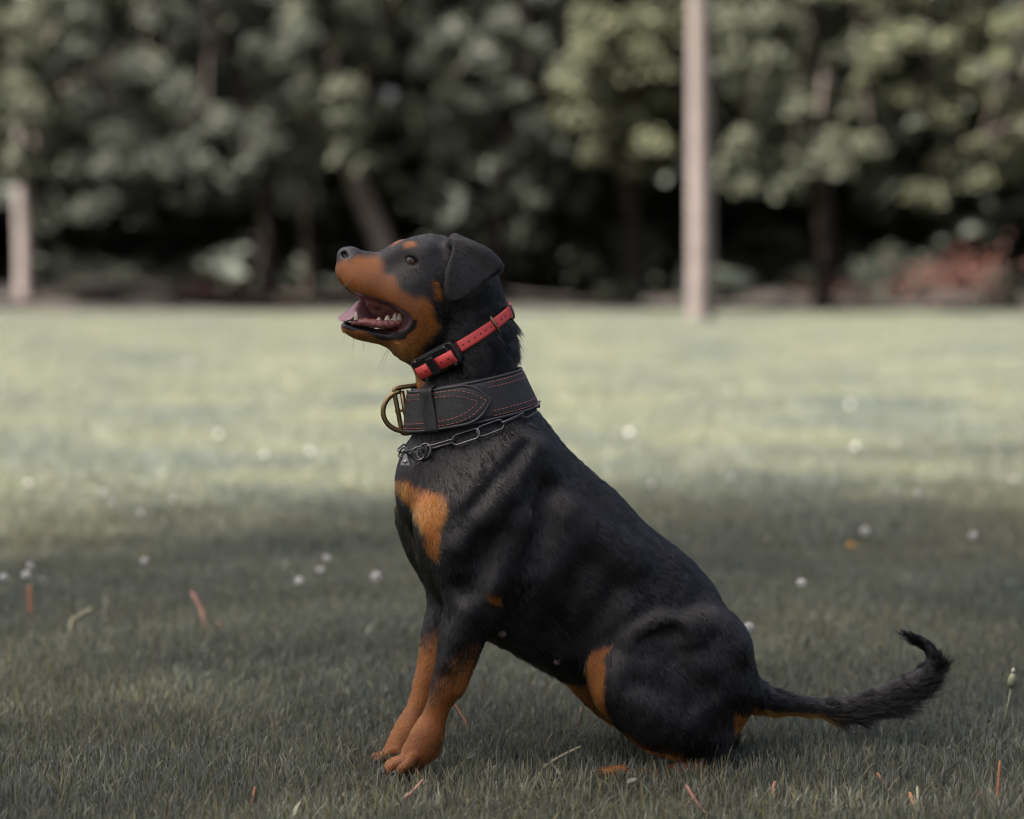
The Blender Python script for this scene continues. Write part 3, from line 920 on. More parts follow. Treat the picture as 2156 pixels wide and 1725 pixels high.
# ------------------------------------------------------------------ eyes, tongue, teeth
def uv_sphere(c, r, nu=20, nv=14, sx=(1, 1, 1)):
    V, F = [], []
    for j in range(nv + 1):
        th = math.pi * j / nv
        for i in range(nu):
            ph = 2 * math.pi * i / nu
            V.append((c[0] + r * sx[0] * math.sin(th) * math.cos(ph), c[1] + r * sx[1] * math.sin(th) * math.sin(ph), c[2] + r * sx[2] * math.cos(th)))
    for j in range(nv):
        for i in range(nu):
            F.append((j * nu + i, j * nu + (i + 1) % nu, (j + 1) * nu + (i + 1) % nu, (j + 1) * nu + i))
    return V, F
m_eye, n_, l_n, o_n = node_mat("eye_brown")
b_ = n_.new("ShaderNodeBsdfPrincipled"); b_.inputs['Roughness'].default_value = 0.06; b_.inputs['Coat Weight'].default_value = 1.0
tc_ = n_.new("ShaderNodeTexCoord"); vm_ = n_.new("ShaderNodeVectorMath"); vm_.operation = 'DISTANCE'
vm_.inputs[1].default_value = (-0.0030, -0.0105, 0.0014)
rp_ = n_.new("ShaderNodeValToRGB")
rp_.color_ramp.elements[0].position = 0.30; rp_.color_ramp.elements[0].color = (0.002, 0.002, 0.002, 1)
rp_.color_ramp.elements[1].position = 0.36; rp_.color_ramp.elements[1].color = (0.075, 0.028, 0.009, 1)
e_ = rp_.color_ramp.elements.new(0.62); e_.color = (0.045, 0.016, 0.006, 1)
e_ = rp_.color_ramp.elements.new(0.70); e_.color = (0.010, 0.007, 0.006, 1)
mt_ = n_.new("ShaderNodeMath"); mt_.operation = 'MULTIPLY'; mt_.inputs[1].default_value = 100.0
l_n.new(tc_.outputs['Object'], vm_.inputs[0]); l_n.new(vm_.outputs['Value'], mt_.inputs[0]); l_n.new(mt_.outputs[0], rp_.inputs[0]); l_n.new(rp_.outputs[0], b_.inputs['Base Color']); l_n.new(b_.outputs[0], o_n.inputs['Surface'])
for side in (1, -1):
    e = surface_l(*hd(866, 374), 1, 5.0)
    V, F = uv_sphere((0, 0, 0), 0.0115)
    o = mesh_obj("eye", V, F, m_eye, DOG)
    e = e + np.array([0.001, -0.0074, 0]); e[1] *= side
    o.location = loc(e)
    if side < 0: o.scale = (1, -1, 1)

m_claw = principled("claw_black", (0.012, 0.011, 0.011), 0.3)
for p0, p1 in CLAWS:
    a, sa = dog(p0[0], p0[1], p0[2]); b, sb = dog(p1[0], p1[1], p1[2])
    v, f = tube([a + (a - b) * 0.6, a, (a + b) / 2 + np.array([0, 0, 0.001]), b], [0.0034, 0.0032, 0.0024, 0.0006], 8)
    mesh_obj("claw", loc(np.array([tuple(x) for x in v])), f, m_claw, DOG)
m_nip = principled("skin_pink_grey", (0.16, 0.10, 0.095), 0.5, noise=(300, 0.3))
for (u, v, L) in ((1057, 1334, 6.0), (1172, 1392, 5.0)):
    q = surface_l(u, v, 1, L)
    V, F = uv_sphere((0, 0, 0), 0.0058, 12, 8, (1.0, 1.0, 0.9))
    o = mesh_obj("nipple", V, F, m_nip, DOG); o.location = loc(q + np.array([0, 0.003, 0]))
m_tongue = principled("tongue_pink", (0.27, 0.135, 0.155), 0.3, noise=(90, 0.18), bump=(700, 0.5))
TG = [[(188, 890, -1.2), (178, 912, 0.2), (196, 938, 1.5)],
      [(285, 815, -2.4), (262, 868, 0.0), (280, 930, 2.2)],
      [(395, 728, -2.5), (355, 812, 0.0), (338, 890, 2.3)],
      [(462, 765, -2.4), (430, 880, 0.0), (392, 940, 2.2)],
      [(530, 935, -1.0), (520, 955, 0.0), (500, 968, 2.0)],
      [(700, 950, -0.8), (700, 962, 0.0), (700, 972, 1.8)]]
rows = []
for r in TG:
    rows.append(catmull([dog(*hd(X, Y), L)[0] for X, Y, L in r], 6, False))
cols_ = [catmull([r[i] for r in rows], 5, False) for i in range(len(rows[0]))]
top = np.array(cols_)              # across, along, 3
na_, nb_ = top.shape[:2]
V = list(top.reshape(-1, 3)); nrm_t = np.cross(np.gradient(top, axis=0), np.gradient(top, axis=1)); nrm_t /= np.linalg.norm(nrm_t, axis=2, keepdims=True) + 1e-9
if nrm_t[:, :, 2].mean() < 0: nrm_t = -nrm_t
edge = np.sin(np.linspace(0, math.pi, na_))[:, None] ** 0.4
edge = edge * np.minimum(1, np.linspace(0, 4, nb_))[None, :] ** 0.5
V += list((top - nrm_t * 0.0065 * edge[:, :, None]).reshape(-1, 3))
F = []
idt = lambda i, j, b: b * na_ * nb_ + i * nb_ + j
for i in range(na_ - 1):
    for j in range(nb_ - 1):
        F.append((idt(i, j, 0), idt(i + 1, j, 0), idt(i + 1, j + 1, 0), idt(i, j + 1, 0)))
        F.append((idt(i, j, 1), idt(i, j + 1, 1), idt(i + 1, j + 1, 1), idt(i + 1, j, 1)))
for i in range(na_ - 1):
    F.append((idt(i, 0, 0), idt(i, 0, 1), idt(i + 1, 0, 1), idt(i + 1, 0, 0)))
for j in range(nb_ - 1):
    for i in (0, na_ - 1):
        F.append((idt(i, j, 0), idt(i, j + 1, 0), idt(i, j + 1, 1), idt(i, j, 1)))
mesh_obj("tongue", loc(np.array(V)), F, m_tongue, DOG)
m_tooth = principled("tooth_ivory", (0.46, 0.40, 0.29), 0.3, noise=(300, 0.12))
m_gum = principled("gum_flesh", (0.25, 0.085, 0.08), 0.22, noise=(260, 0.4), bump=(500, 0.6))
for (X, Y, L, w_, h_t) in ((345, 900, 2.3, 32, 56), (560, 940, 2.7, 52, 44), (592, 950, 2.7, 30, 22), (640, 935, 2.9, 56, 56), (685, 935, 2.95, 40, 30), (712, 918, 3.0, 46, 60), (752, 918, 3.0, 50, 58)):
    c0, s0 = dog(*hd(X, Y + 14), L)
    w_ *= HK * s0; h_t *= HK * s0 * 1.15
    V, F = [], []
    for lv, (sc_l, zz) in enumerate(((1.0, -0.25), (1.0, 0.2), (0.72, 0.6), (0.3, 0.92), (0.06, 1.0))):
        for k in range(8):
            a = 2 * math.pi * k / 8
            V.append(c0 + np.array([math.cos(a) * w_ * sc_l * 0.62, math.sin(a) * 0.0024 * sc_l, zz * h_t]))
    for lv in range(4):
        for k in range(8):
            F.append((lv * 8 + k, lv * 8 + (k + 1) % 8, lv * 8 + 8 + (k + 1) % 8, lv * 8 + 8 + k))
    F.append(tuple(32 + k for k in range(8)))
    mesh_obj("tooth", loc(np.array(V)), F, m_tooth, DOG)
gp = [dog(*hd(X, Y), L)[0] for X, Y, L in ((300, 955, 1.6), (420, 950, 2.3), (560, 968, 2.7), (680, 965, 2.9), (780, 945, 3.0))]
V, F = tube(catmull(gp, 6, False), [0.003 + 0.0032 * math.sin(math.pi * i / 24) + 0.0008 * math.sin(i * 2.1) for i in range(25)], 10)
mesh_obj("gum", loc(np.array([tuple(v) for v in V])), F, m_gum, DOG)
# ================================================================== COLLARS
def collar_root(name, ring):
    o = empty(name, tuple(dog_world(ring.c)), YAW)
    return o
def put(name, V, F, mat, root, ring, smooth=True):
    V = np.array([tuple(v) for v in V])
    return mesh_obj(name, loc(V - ring.c), F, mat, root, smooth)
def phi_at(ring, u, lift=0.005):
    ph = np.linspace(8, 200, 600)
    P = np.array([ring.at(p, 0, lift) for p in ph])
    uu = project(dog_world(P))[:, 0]
    k = int(np.argmin(uu))
    return float(np.interp(-u, -uu[:k + 1], ph[:k + 1]))
def on_ring(ring, u, s, lift):
    return ring.at(phi_at(ring, u), s, lift)

m_leather = principled("leather_black", (0.0135, 0.014, 0.014), 0.6, noise=(55, 0.45), bump=(260, 0.35))
m_edge = principled("leather_edge_grey", (0.035, 0.036, 0.039), 0.5, noise=(90, 0.25))
m_thread = principled("thread_red", (0.36, 0.125, 0.11), 0.7)
m_brass = principled("brass_antique", (0.26, 0.185, 0.095), 0.36, 1.0, noise=(120, 0.25))
m_steel = principled("steel_dark", (0.14, 0.14, 0.145), 0.33, 1.0, noise=(140, 0.2))
m_red = principled("strap_red", (0.60, 0.060, 0.055), 0.48, noise=(70, 0.10), bump=(500, 0.15))
m_plastic = principled("plastic_black", (0.010, 0.010, 0.011), 0.32, bump=(300, 0.1))
m_hole = principled("hole_black", (0.004, 0.004, 0.004), 0.8)

# ---- wide leather collar
lc = tag(collar_root("leather_collar", LEATHER), "wide black leather collar with red stitching and a brass buckle on the dog's neck", "collar")
T1 = 0.0048
V, F = strap(LEATHER, np.arange(0, 360, 3.0), T1, closed=True, ns=11)
st = put("strap", V, F, m_leather, lc, LEATHER)
phb, pht = phi_at(LEATHER, 849), phi_at(LEATHER, 1031)
nf = 46
wf = lambda t: 0.97 if t < 0.72 else max(0.03, 0.97 * (1 - ((t - 0.72) / 0.28) ** 2.3))
V, F = strap(LEATHER, np.linspace(phb, pht, nf), 0.0042, lift=T1 + 0.0002, wfun=wf, ns=11, lfun=lambda t: 0.0016 * math.sin(t * math.pi) + 0.0015 * (1 - t))
fl = put("strap_end", V, F, m_leather, lc, LEATHER)
tag(fl, "pointed strap end with double red stitching")
for sgn in (1, -1):      # polished edges
    V, F = tube([LEATHER.at(p, sgn * 0.985, T1 * 0.62) for p in np.arange(0, 360, 3.0)], T1 * 0.44, 6, closed=True)
    put("strap_edge", V, F, m_edge, lc, LEATHER)
path = [LEATHER.at(p, wf(t) * 0.985, T1 + 0.0025 + 0.0016 * math.sin(t * math.pi) + 0.0015 * (1 - t)) for t, p in zip(np.linspace(0, 1, nf), np.linspace(phb, pht, nf))]
path += [LEATHER.at(p, -wf(t) * 0.985, T1 + 0.0025 + 0.0016 * math.sin(t * math.pi) + 0.0015 * (1 - t)) for t, p in list(zip(np.linspace(0, 1, nf), np.linspace(phb, pht, nf)))[::-1]]
V, F = tube(path, 0.0021, 6)
put("strap_edge", V, F, m_edge, lc, LEATHER)

def stitches(pathf, length, n_samp=400, dash=0.0046, gap=0.0017, r=0.00052):
    """pathf(t) -> point; dashes of thread laid along it."""
    P = np.array([pathf(t) for t in np.linspace(0, 1, n_samp)])
    L = np.concatenate([[0], np.cumsum(np.linalg.norm(np.diff(P, axis=0), axis=1))])
    V, F = [], []
    x = gap
    while x + dash < L[-1]:
        pts = [np.array([np.interp(x + dash * f, L, P[:, k]) for k in range(3)]) for f in (0, 0.33, 0.67, 1)]
        v, f = tube(pts, [r * 0.6, r, r, r * 0.6], 5)
        F += [tuple(i + len(V) for i in q) for q in f]
        V += v
        x += dash + gap
    return V, F
rowsV, rowsF = [], []
for s in (0.83, 0.58, -0.58, -0.83):
    V, F = stitches(lambda t: LEATHER.at(-170 + t * (pht + 172), s, T1 + 0.0002), 1, 900)
    o = put("stitch_row", V, F, m_thread, lc, LEATHER); o["kind"] = "stuff"
lf_ = lambda t: T1 + 0.0045 + 0.0016 * math.sin(t * math.pi) + 0.0015 * (1 - t)
for k, tm in ((0.84, 0.955), (0.60, 0.885)):
    def pf(t, k=k, tm=tm):
        x = 1 - abs(2 * t - 1); sg = 1 if t < 0.5 else -1
        q = 0.03 + (tm - 0.03) * x
        w = 0.97 * k if q < 0.62 * tm else 0.97 * k * max(0.0, 1 - ((q - 0.62 * tm) / (0.38 * tm)) ** 2.4)
        return LEATHER.at(phb + (pht - phb) * q, sg * w, lf_(q))
    V, F = stitches(pf, 1, 900)
    o = put("stitch_row", V, F, m_thread, lc, LEATHER); o["kind"] = "stuff"
# keeper loop
pk = phi_at(LEATHER, 911)
V, F = [], []
ks = np.linspace(-1.15, 1.15, 25)
hwk = 15.5 * PX
for s in ks:
    e = abs(s) / 1.15
    lift = 0.0005 + 0.0128 * (1 - max(0, (e - 0.86) / 0.14) ** 2)
    for side_, dl in ((-1, 0), (-0.93, 0.0016), (0, 0.0022), (0.93, 0.0016), (1, 0)):
        p, t, w, nr = LEATHER.frame(pk, s, lift + dl)
        V.append(p - t * side_ * hwk + np.array([0.0035, 0, 0]) * (-s))
for i in range(len(ks) - 1):
    for k in range(4):
        F.append((i * 5 + k, i * 5 + k + 1, (i + 1) * 5 + k + 1, (i + 1) * 5 + k))
kp = put("keeper_loop", V, F, m_leather, lc, LEATHER)
so = kp.modifiers.new("thickness", 'SOLIDIFY'); so.thickness = 0.0022; so.offset = -1
# pressed marks on the keeper (too worn to read)
V, F = [], []
r_ = random.Random(4)
for row, off in ((0, -0.0022), (1, 0.0026)):
    for i in range(7 if row else 6):
        s = 0.80 - i * 0.155 - (0.05 if row else 0)
        p, t, w, nr = LEATHER.frame(pk, s, 0.0156)
        for _ in range(3):
            a = r_.uniform(0, math.pi)
            d = t * math.cos(a) + w * math.sin(a)
            c = p - t * off + np.array([0.0035, 0, 0]) * (-s) + (t * r_.uniform(-1, 1) + w * r_.uniform(-1, 1)) * 0.0007
            v, f = tube([c - d * 0.0010, c + d * 0.0010], 0.00028, 4)
            F += [tuple(q + len(V) for q in ff) for ff in f]; V += v
o = put("pressed_mark", V, F, m_hole, kp, LEATHER); o["kind"] = "stuff"
# holes
for u in (872, 895):
    p, t, w, nr = LEATHER.frame(phi_at(LEATHER, u - 3), -0.12, lf_(0.1) - 0.0002)
    v, f = tube([p - nr * 0.001, p + nr * 0.0004], 0.0019, 12)
    put("punched_hole", v, f, m_hole, lc, LEATHER)
# buckle bar, frame, D ring, prong
pb, tb, wb, nb = LEATHER.frame(phi_at(LEATHER, 851), 0, T1 + 0.0045)
wv, ev = LEATHER.w, LEATHER.e1
hb = 39 * PX
rB = 0.0034
up_, dn_ = pb + wv * hb, pb - wv * hb
v, f = tube([up_ + wv * 0.002, pb + nb * 0.001, dn_ - wv * 0.002], rB, 10)
put("buckle_bar", v, f, m_brass, lc, LEATHER)
arc = []
for i in range(25):
    a = math.pi / 2 + math.pi * i / 24
    arc.append(pb + wv * (hb + 0.002) * math.sin(a) + ev * (46 * PX) * math.cos(a) * 1.0 + nb * 0.001)
v, f = tube(arc, rB * 1.02, 12)
put("d_ring", v, f, m_brass, lc, LEATHER)
hh = hb + 0.0055
fr = [pb - nb * 0.006 + ev * 0.028 + wv * hh, pb + ev * 0.022 + wv * hh, pb + nb * 0.003 + ev * 0.006 + wv * (hh + 0.0005), pb + nb * 0.004 - ev * 0.004 + wv * hh, pb + nb * 0.004 - ev * 0.0065 + wv * (hh - 0.006),
      pb + nb * 0.004 - ev * 0.0065, pb + nb * 0.004 - ev * 0.0065 - wv * (hh - 0.006), pb + nb * 0.004 - ev * 0.004 - wv * hh, pb + nb * 0.003 + ev * 0.008 - wv * (hh + 0.0005), pb - nb * 0.002 + ev * 0.03 - wv * hh, pb - nb * 0.010 + ev * 0.045 - wv * hh * 0.98]
v, f = tube(catmull(fr, 5, False), 0.0033, 10)
put("buckle_frame", v, f, m_brass, lc, LEATHER)
v, f = tube([pb + ev * 0.004 + nb * 0.003, pb + nb * 0.0055, pb - ev * 0.0075 + nb * 0.0072], [0.0018, 0.0020, 0.0017], 8)
put("buckle_prong", v, f, m_brass, lc, LEATHER)

# ---- red training collar
_t = np.clip((np.degrees(np.abs((RED.phi + math.pi) % (2 * math.pi) - math.pi)) - 140) / 30, 0, 1) * 0.010
RED.lo -= _t; RED.hi -= _t          # the strap sinks into the loose skin of the throat
rc_ = tag(collar_root("training_collar", RED), "thin red collar with a black receiver box under the dog's jaw", "collar")
V, F = strap(RED, np.arange(0, 360, 3.0), 0.0026, closed=True, ns=7)
put("strap", V, F, m_red, rc_, RED)
for X, Y in ((1757, 798), (1723, 833), (1622, 905), (1570, 943), (1519, 980), (1465, 1018), (1405, 1057), (1348, 1097)):
    u, v_ = hd(X, Y)
    p, t, w, nr = RED.frame(phi_at(RED, u), 0.0, 0.0026)
    v, f = tube([p - nr * 0.001, p + nr * 0.00035], 0.0011, 10)
    put("punched_hole", v, f, m_hole, rc_, RED)
p, t, w, nr = RED.frame(phi_at(RED, 1043), 0, 0.0038)
v, f = tube([p - w * 0.0120, p - w * 0.0117, p + w * 0.0117, p + w * 0.0120], [0.0010, 0.0019, 0.0019, 0.0010], 10)
put("buckle_roller", v, f, m_brass, rc_, RED)
v, f = tube([p - t * 0.001, p + nr * 0.001 - t * 0.004], [0.0012, 0.0014], 8)
put("buckle_prong", v, f, m_steel, rc_, RED)
lp = [RED.at(phi_at(RED, 1064), s, l) for s, l in ((-1.15, 0.0), (-1.15, 0.006), (0, 0.0075), (1.15, 0.006), (1.15, 0.0))]
ph_l = phi_at(RED, 1068) - 12
lp = [RED.at(ph_l, s, l) for s, l in ((-1.2, -0.001), (-1.2, 0.005), (0, 0.0065), (1.2, 0.005), (1.2, -0.001))]
v, f = tube(catmull(lp, 4, False), 0.0016, 8)
put("buckle_loop", v, f, m_steel, rc_, RED)
# receiver box
def rounded_box(c, t, w, n, hl, hw, hn, rad, seg=5, bev=0.0022):
    """Slab with rounded outline in the (t, w) plane and softened faces."""
    ol = []
    for cx, cy, a0 in ((1, 1, 0), (-1, 1, 90), (-1, -1, 180), (1, -1, 270)):
        for i in range(seg + 1):
            a = math.radians(a0 + 90 * i / seg)
            ol.append((cx * (hl - rad) + rad * math.cos(a), cy * (hw - rad) + rad * math.sin(a)))
    V, F = [], []
    lev = [(-hn, bev), (-hn + bev, 0), (hn - bev, 0), (hn - bev * 0.3, bev * 0.4), (hn, bev)]
    m = len(ol)
    for zz, ins in lev:
        for x, y in ol:
            r = math.hypot(x, y) + 1e-9
            V.append(c + t * x * (1 - ins / r) + w * y * (1 - ins / r) + n * zz)
    for i in range(len(lev) - 1):
        for k in range(m):
            F.append((i * m + k, i * m + (k + 1) % m, (i + 1) * m + (k + 1) % m, (i + 1) * m + k))
    F.append(tuple(range(m))[::-1]); F.append(tuple((len(lev) - 1) * m + k for k in range(m)))
    return V, F
pc, tcv, wcv, ncv = RED.frame(phi_at(RED, 929), 0.0, 0.0)
# straight frame through the two ends of the box, seen flat on
pe0 = RED.at(phi_at(RED, 964), 0, 0.006); pe1 = RED.at(phi_at(RED, 887), 0, 0.006)
tb_ = pe1 - pe0; tb_ /= np.linalg.norm(tb_)
nb_v = np.cross(tb_, RED.w); nb_v /= np.linalg.norm(nb_v)
if nb_v[1] < 0: nb_v = -nb_v
wb_ = np.cross(nb_v, tb_); wb_ = wb_ if wb_ @ RED.w > 0 else -wb_
mid = (pe0 + pe1) / 2 + nb_v * 0.006 - wb_ * 0.0005
hl_ = np.linalg.norm(pe1 - pe0) / 2
v, f = rounded_box(mid, tb_, wb_, nb_v, hl_ + 0.003, 26 * PX, 0.0085, 0.007)
rb = put("receiver_box", v, f, m_plastic, rc_, RED, smooth=False)
v, f = rounded_box(mid + nb_v * 0.0072, tb_, wb_, nb_v, hl_ * 0.86, 23 * PX, 0.0028, 0.010)
put("receiver_cover", v, f, m_plastic, rb, RED, smooth=False)
for x0, x1 in ((-0.96, -0.06), (0.34, 0.98)):
    a0, a1 = mid + tb_ * hl_ * x0, mid + tb_ * hl_ * x1
    pts_r = [a0 + (a1 - a0) * q for q in np.linspace(0, 1, 7)]
    V, F = [], []
    for i, q in enumerate(pts_r):
        arch = 0.0098 + 0.0024 * math.sin(math.pi * i / 6)
        for sw, zz in ((-1, arch), (-0.96, arch + 0.0022), (0, arch + 0.0027), (0.96, arch + 0.0022), (1, arch)):
            V.append(q + wb_ * (sw * 13.5 * PX - 0.003) + nb_v * zz)
    for i in range(6):
        for k in range(4):
            F.append((i * 5 + k, i * 5 + k + 1, i * 5 + 6 + k, i * 5 + 5 + k))
    o = put("strap_section", V, F, m_red, rc_, RED)
    sm = o.modifiers.new("thickness", 'SOLIDIFY'); sm.thickness = 0.0025; sm.offset = -1
    for q in (0.30, 0.72):
        c = a0 + (a1 - a0) * q + nb_v * (0.0125 + 0.0024 * math.sin(math.pi * q)) - wb_ * 0.003
        v, f = tube([c - nb_v * 0.001, c + nb_v * 0.00045], 0.0012, 10)
        put("punched_hole", v, f, m_hole, o, RED)
v, f = rounded_box(mid + tb_ * hl_ * 0.14 + nb_v * 0.0125 - wb_ * 0.002, tb_, wb_, nb_v, hl_ * 0.20, 20 * PX, 0.0022, 0.003)
put("receiver_bridge", v, f, m_plastic, rb, RED, smooth=False)
for x, y in ((-0.72, 0.80), (0.80, 0.86), (-0.80, -0.92), (0.74, -0.98)):
    c = mid + tb_ * hl_ * x + wb_ * 26 * PX * y * 0.90 + nb_v * 0.0085
    v, f = tube([c, c + nb_v * 0.0030, c + nb_v * 0.0036], [0.0026, 0.0026, 0.0018], 12)
    put("screw", v, f, m_steel, rb, RED)

# ---- chain collar
cc = tag(collar_root("chain_collar", CHAIN), "long-link steel chain collar with a small tag below the leather collar", "collar")
phr = phi_at(CHAIN, 893)
phs = np.linspace(0, 360, 721)
CP = np.array([CHAIN.at(p, 0, 0.001) for p in phs])
CL = np.concatenate([[0], np.cumsum(np.linalg.norm(np.diff(CP, axis=0), axis=1))])
def chain_at(x):
    return float(np.interp(x % CL[-1], CL, phs))
x_ring = float(np.interp(phr, phs, CL))
def link(pa, pb_, side, half, wire):
    """Long oval link from pa to pb_, opened along side."""
    d = pb_ - pa; Ln = np.linalg.norm(d); d = d / Ln
    pts = []
    for i in range(8):
        a = math.pi / 2 + math.pi * i / 7
        pts.append(pa + d * half + d * math.cos(a) * half + side * math.sin(a) * half)
    for i in range(8):
        a = -math.pi / 2 + math.pi * i / 7
        pts.append(pb_ - d * half + d * math.cos(a) * half + side * math.sin(a) * half)
    return tube(pts, wire, 6, closed=True)
step = 0.034
n_links = int((CL[-1] - 0.012) / step)
step = (CL[-1] - 0.012) / n_links
for i in range(n_links):
    xa = x_ring - 0.006 - i * step
    pa, ta, wa, na__ = CHAIN.frame(chain_at(xa + 0.0015), 0, 0.0022)
    pb2, tb2, wb2, nb2 = CHAIN.frame(chain_at(xa - step - 0.0015), 0, 0.0022)
    flat = i in (1, 2, 4) or (i > 4 and i % 2 == 0)
    side = wa if flat else na__
    if not flat: pa = pa + na__ * 0.001; pb2 = pb2 + nb2 * 0.001
    v, f = link(pa, pb2, side, 0.0068 if flat else 0.0040, 0.0014)
    put("link", v, f, m_steel, cc, CHAIN)
pr, tr, wr_, nr_ = CHAIN.frame(phr, 0, 0.004)
def ring_pts(c, x, y, r, n=24): return [c + x * r * math.cos(2 * math.pi * i / n) + y * r * math.sin(2 * math.pi * i / n) for i in range(n)]
v, f = tube(ring_pts(pr - wr_ * 0.003, tr, wr_ * 0.9 + nr_ * 0.35, 0.0105), 0.0018, 8, closed=True)
put("ring", v, f, m_steel, cc, CHAIN)
zv = np.array([0, 0, 1.0])
c2 = pr + zv * -0.0105 + nr_ * 0.012 + tr * 0.002
v, f = tube(ring_pts(c2, (tr * 0.75 + nr_ * 0.66), zv * 0.9 - tr * 0.3, 0.0090), 0.0016, 8, closed=True)
put("split_ring", v, f, m_steel, cc, CHAIN)
ct = c2 + tr * 0.006 - zv * 0.0175 + nr_ * 0.022
xa_, ya_ = tr * 0.93 + zv * 0.12, zv
ol = [(-0.0078, -0.0068), (0.0072, -0.0084), (0.0074, -0.0066), (0.0022, 0.0072), (-0.0012, 0.0074), (-0.0082, -0.0050)]
V = [ct - xa_ * x + ya_ * y + nr_ * z for z in (0.0, 0.0012) for x, y in ol]
m6 = len(ol)
F = [tuple(range(m6)), tuple(range(m6, 2 * m6))[::-1]] + [(k, (k + 1) % m6, m6 + (k + 1) % m6, m6 + k) for k in range(m6)]
m_tag = principled("tag_steel", (0.44, 0.445, 0.45), 0.5, 1.0, noise=(200, 0.2))
tg_o = put("tag", V, F, m_tag, cc, CHAIN, smooth=False)
c3_ = ct - ya_ * 0.002 + nr_ * 0.0012
v, f = tube([c3_, c3_ + nr_ * 0.0009, c3_ + nr_ * 0.0012], [0.0034, 0.0032, 0.0026], 16)
put("tag_rivet", v, f, m_steel, tg_o, CHAIN)
# ================================================================== GROUND
def noise_color_mat(name, stops, scale, rough=0.8, scale2=None, trans=0.0, bump=None):
    m, n, l, o = node_mat(name)
    b = n.new("ShaderNodeBsdfPrincipled"); b.inputs['Roughness'].default_value = rough; b.inputs['Specular IOR Level'].default_value = 0.25
    g = n.new("ShaderNodeNewGeometry")
    t = n.new("ShaderNodeTexNoise"); t.inputs['Scale'].default_value = scale; t.inputs['Detail'].default_value = 8; t.inputs['Roughness'].default_value = 0.65
    r = n.new("ShaderNodeValToRGB")
    r.color_ramp.elements[0].position = stops[0][0]; r.color_ramp.elements[0].color = (*stops[0][1], 1)
    r.color_ramp.elements[1].position = stops[-1][0]; r.color_ramp.elements[1].color = (*stops[-1][1], 1)
    for p, c in stops[1:-1]:
        e = r.color_ramp.elements.new(p); e.color = (*c, 1)
    l.new(g.outputs['Position'], t.inputs['Vector']); l.new(t.outputs['Fac'], r.inputs[0]); l.new(r.outputs[0], b.inputs['Base Color'])
    if bump:
        t2 = n.new("ShaderNodeTexNoise"); t2.inputs['Scale'].default_value = bump[0]; t2.inputs['Detail'].default_value = 8
        bp = n.new("ShaderNodeBump"); bp.inputs['Strength'].default_value = bump[1]; bp.inputs['Distance'].default_value = 0.03
        l.new(g.outputs['Position'], t2.inputs['Vector']); l.new(t2.outputs['Fac'], bp.inputs['Height']); l.new(bp.outputs[0], b.inputs['Normal'])
    l.new(b.outputs[0], o.inputs['Surface'])
    return m
m_soil = noise_color_mat("lawn_soil", [(0.3, (0.030, 0.032, 0.024)), (0.6, (0.060, 0.062, 0.046)), (0.75, (0.085, 0.075, 0.05))], 9.0, 0.95, bump=(40, 0.5))
m_floor = noise_color_mat("wood_floor", [(0.35, (0.008, 0.007, 0.006)), (0.6, (0.018, 0.014, 0.011)), (0.8, (0.045, 0.025, 0.020))], 0.8, 0.95, bump=(6, 0.8))
g_ = mesh_obj("lawn_ground", [(-260, -120, 0), (260, -120, 0), (260, 380, 0), (-260, 380, 0)], [(0, 1, 2, 3)], m_soil, smooth=False)
tag(g_, kind="structure")
LAWN_EDGE = lambda x: 35.6 + 0.4 * math.sin(x * 0.35) + 0.3 * math.sin(x * 1.1 + 1) + 0.04 * x
V, F = [], []
xs = np.linspace(-30, 30, 121)
for x in xs:
    ye = LAWN_EDGE(x)
    for k, (dy, z) in enumerate(((0, 0.006), (3.5, 0.06), (7, 0.28), (10, 0.55), (15, 0.9), (60, 3.0))):
        V.append((x, ye + dy, z + (0.12 * math.sin(x * 0.9 + k) + 0.15 * math.sin(x * 0.31 + 2 * k)) * min(1, dy / 5)))
for i in range(len(xs) - 1):
    for k in range(5):
        F.append((i * 6 + k, i * 6 + 6 + k, i * 6 + 7 + k, i * 6 + 1 + k))
tag(mesh_obj("wood_floor", V, F, m_floor), kind="structure")

# ================================================================== GRASS
m_grass, n_, l_n, o_n = node_mat("grass_blade")
b_ = n_.new("ShaderNodeBsdfPrincipled"); b_.inputs['Roughness'].default_value = 0.5; b_.inputs['Specular IOR Level'].default_value = 0.3
tr_ = n_.new("ShaderNodeBsdfTranslucent"); mx_ = n_.new("ShaderNodeMixShader"); mx_.inputs[0].default_value = 0.38
at_ = n_.new("ShaderNodeAttribute"); at_.attribute_name = "blade_color"
ge_ = n_.new("ShaderNodeNewGeometry")
nz_ = n_.new("ShaderNodeTexNoise"); nz_.inputs['Scale'].default_value = 0.9; nz_.inputs['Detail'].default_value = 5
nr2 = n_.new("ShaderNodeValToRGB")
nr2.color_ramp.elements[0].position = 0.35; nr2.color_ramp.elements[0].color = (0.72, 0.76, 0.78, 1)
nr2.color_ramp.elements[1].position = 0.68; nr2.color_ramp.elements[1].color = (1.32, 1.25, 1.0, 1)
ml_ = n_.new("ShaderNodeMix"); ml_.data_type = 'RGBA'; ml_.blend_type = 'MULTIPLY'; ml_.inputs[0].default_value = 1.0
l_n.new(ge_.outputs['Position'], nz_.inputs['Vector']); l_n.new(nz_.outputs['Fac'], nr2.inputs[0])
l_n.new(at_.outputs['Color'], ml_.inputs[6]); l_n.new(nr2.outputs[0], ml_.inputs[7])
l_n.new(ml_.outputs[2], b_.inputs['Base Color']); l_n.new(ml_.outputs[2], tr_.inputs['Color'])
l_n.new(b_.outputs[0], mx_.inputs[1]); l_n.new(tr_.outputs[0], mx_.inputs[2]); l_n.new(mx_.outputs[0], o_n.inputs['Surface'])

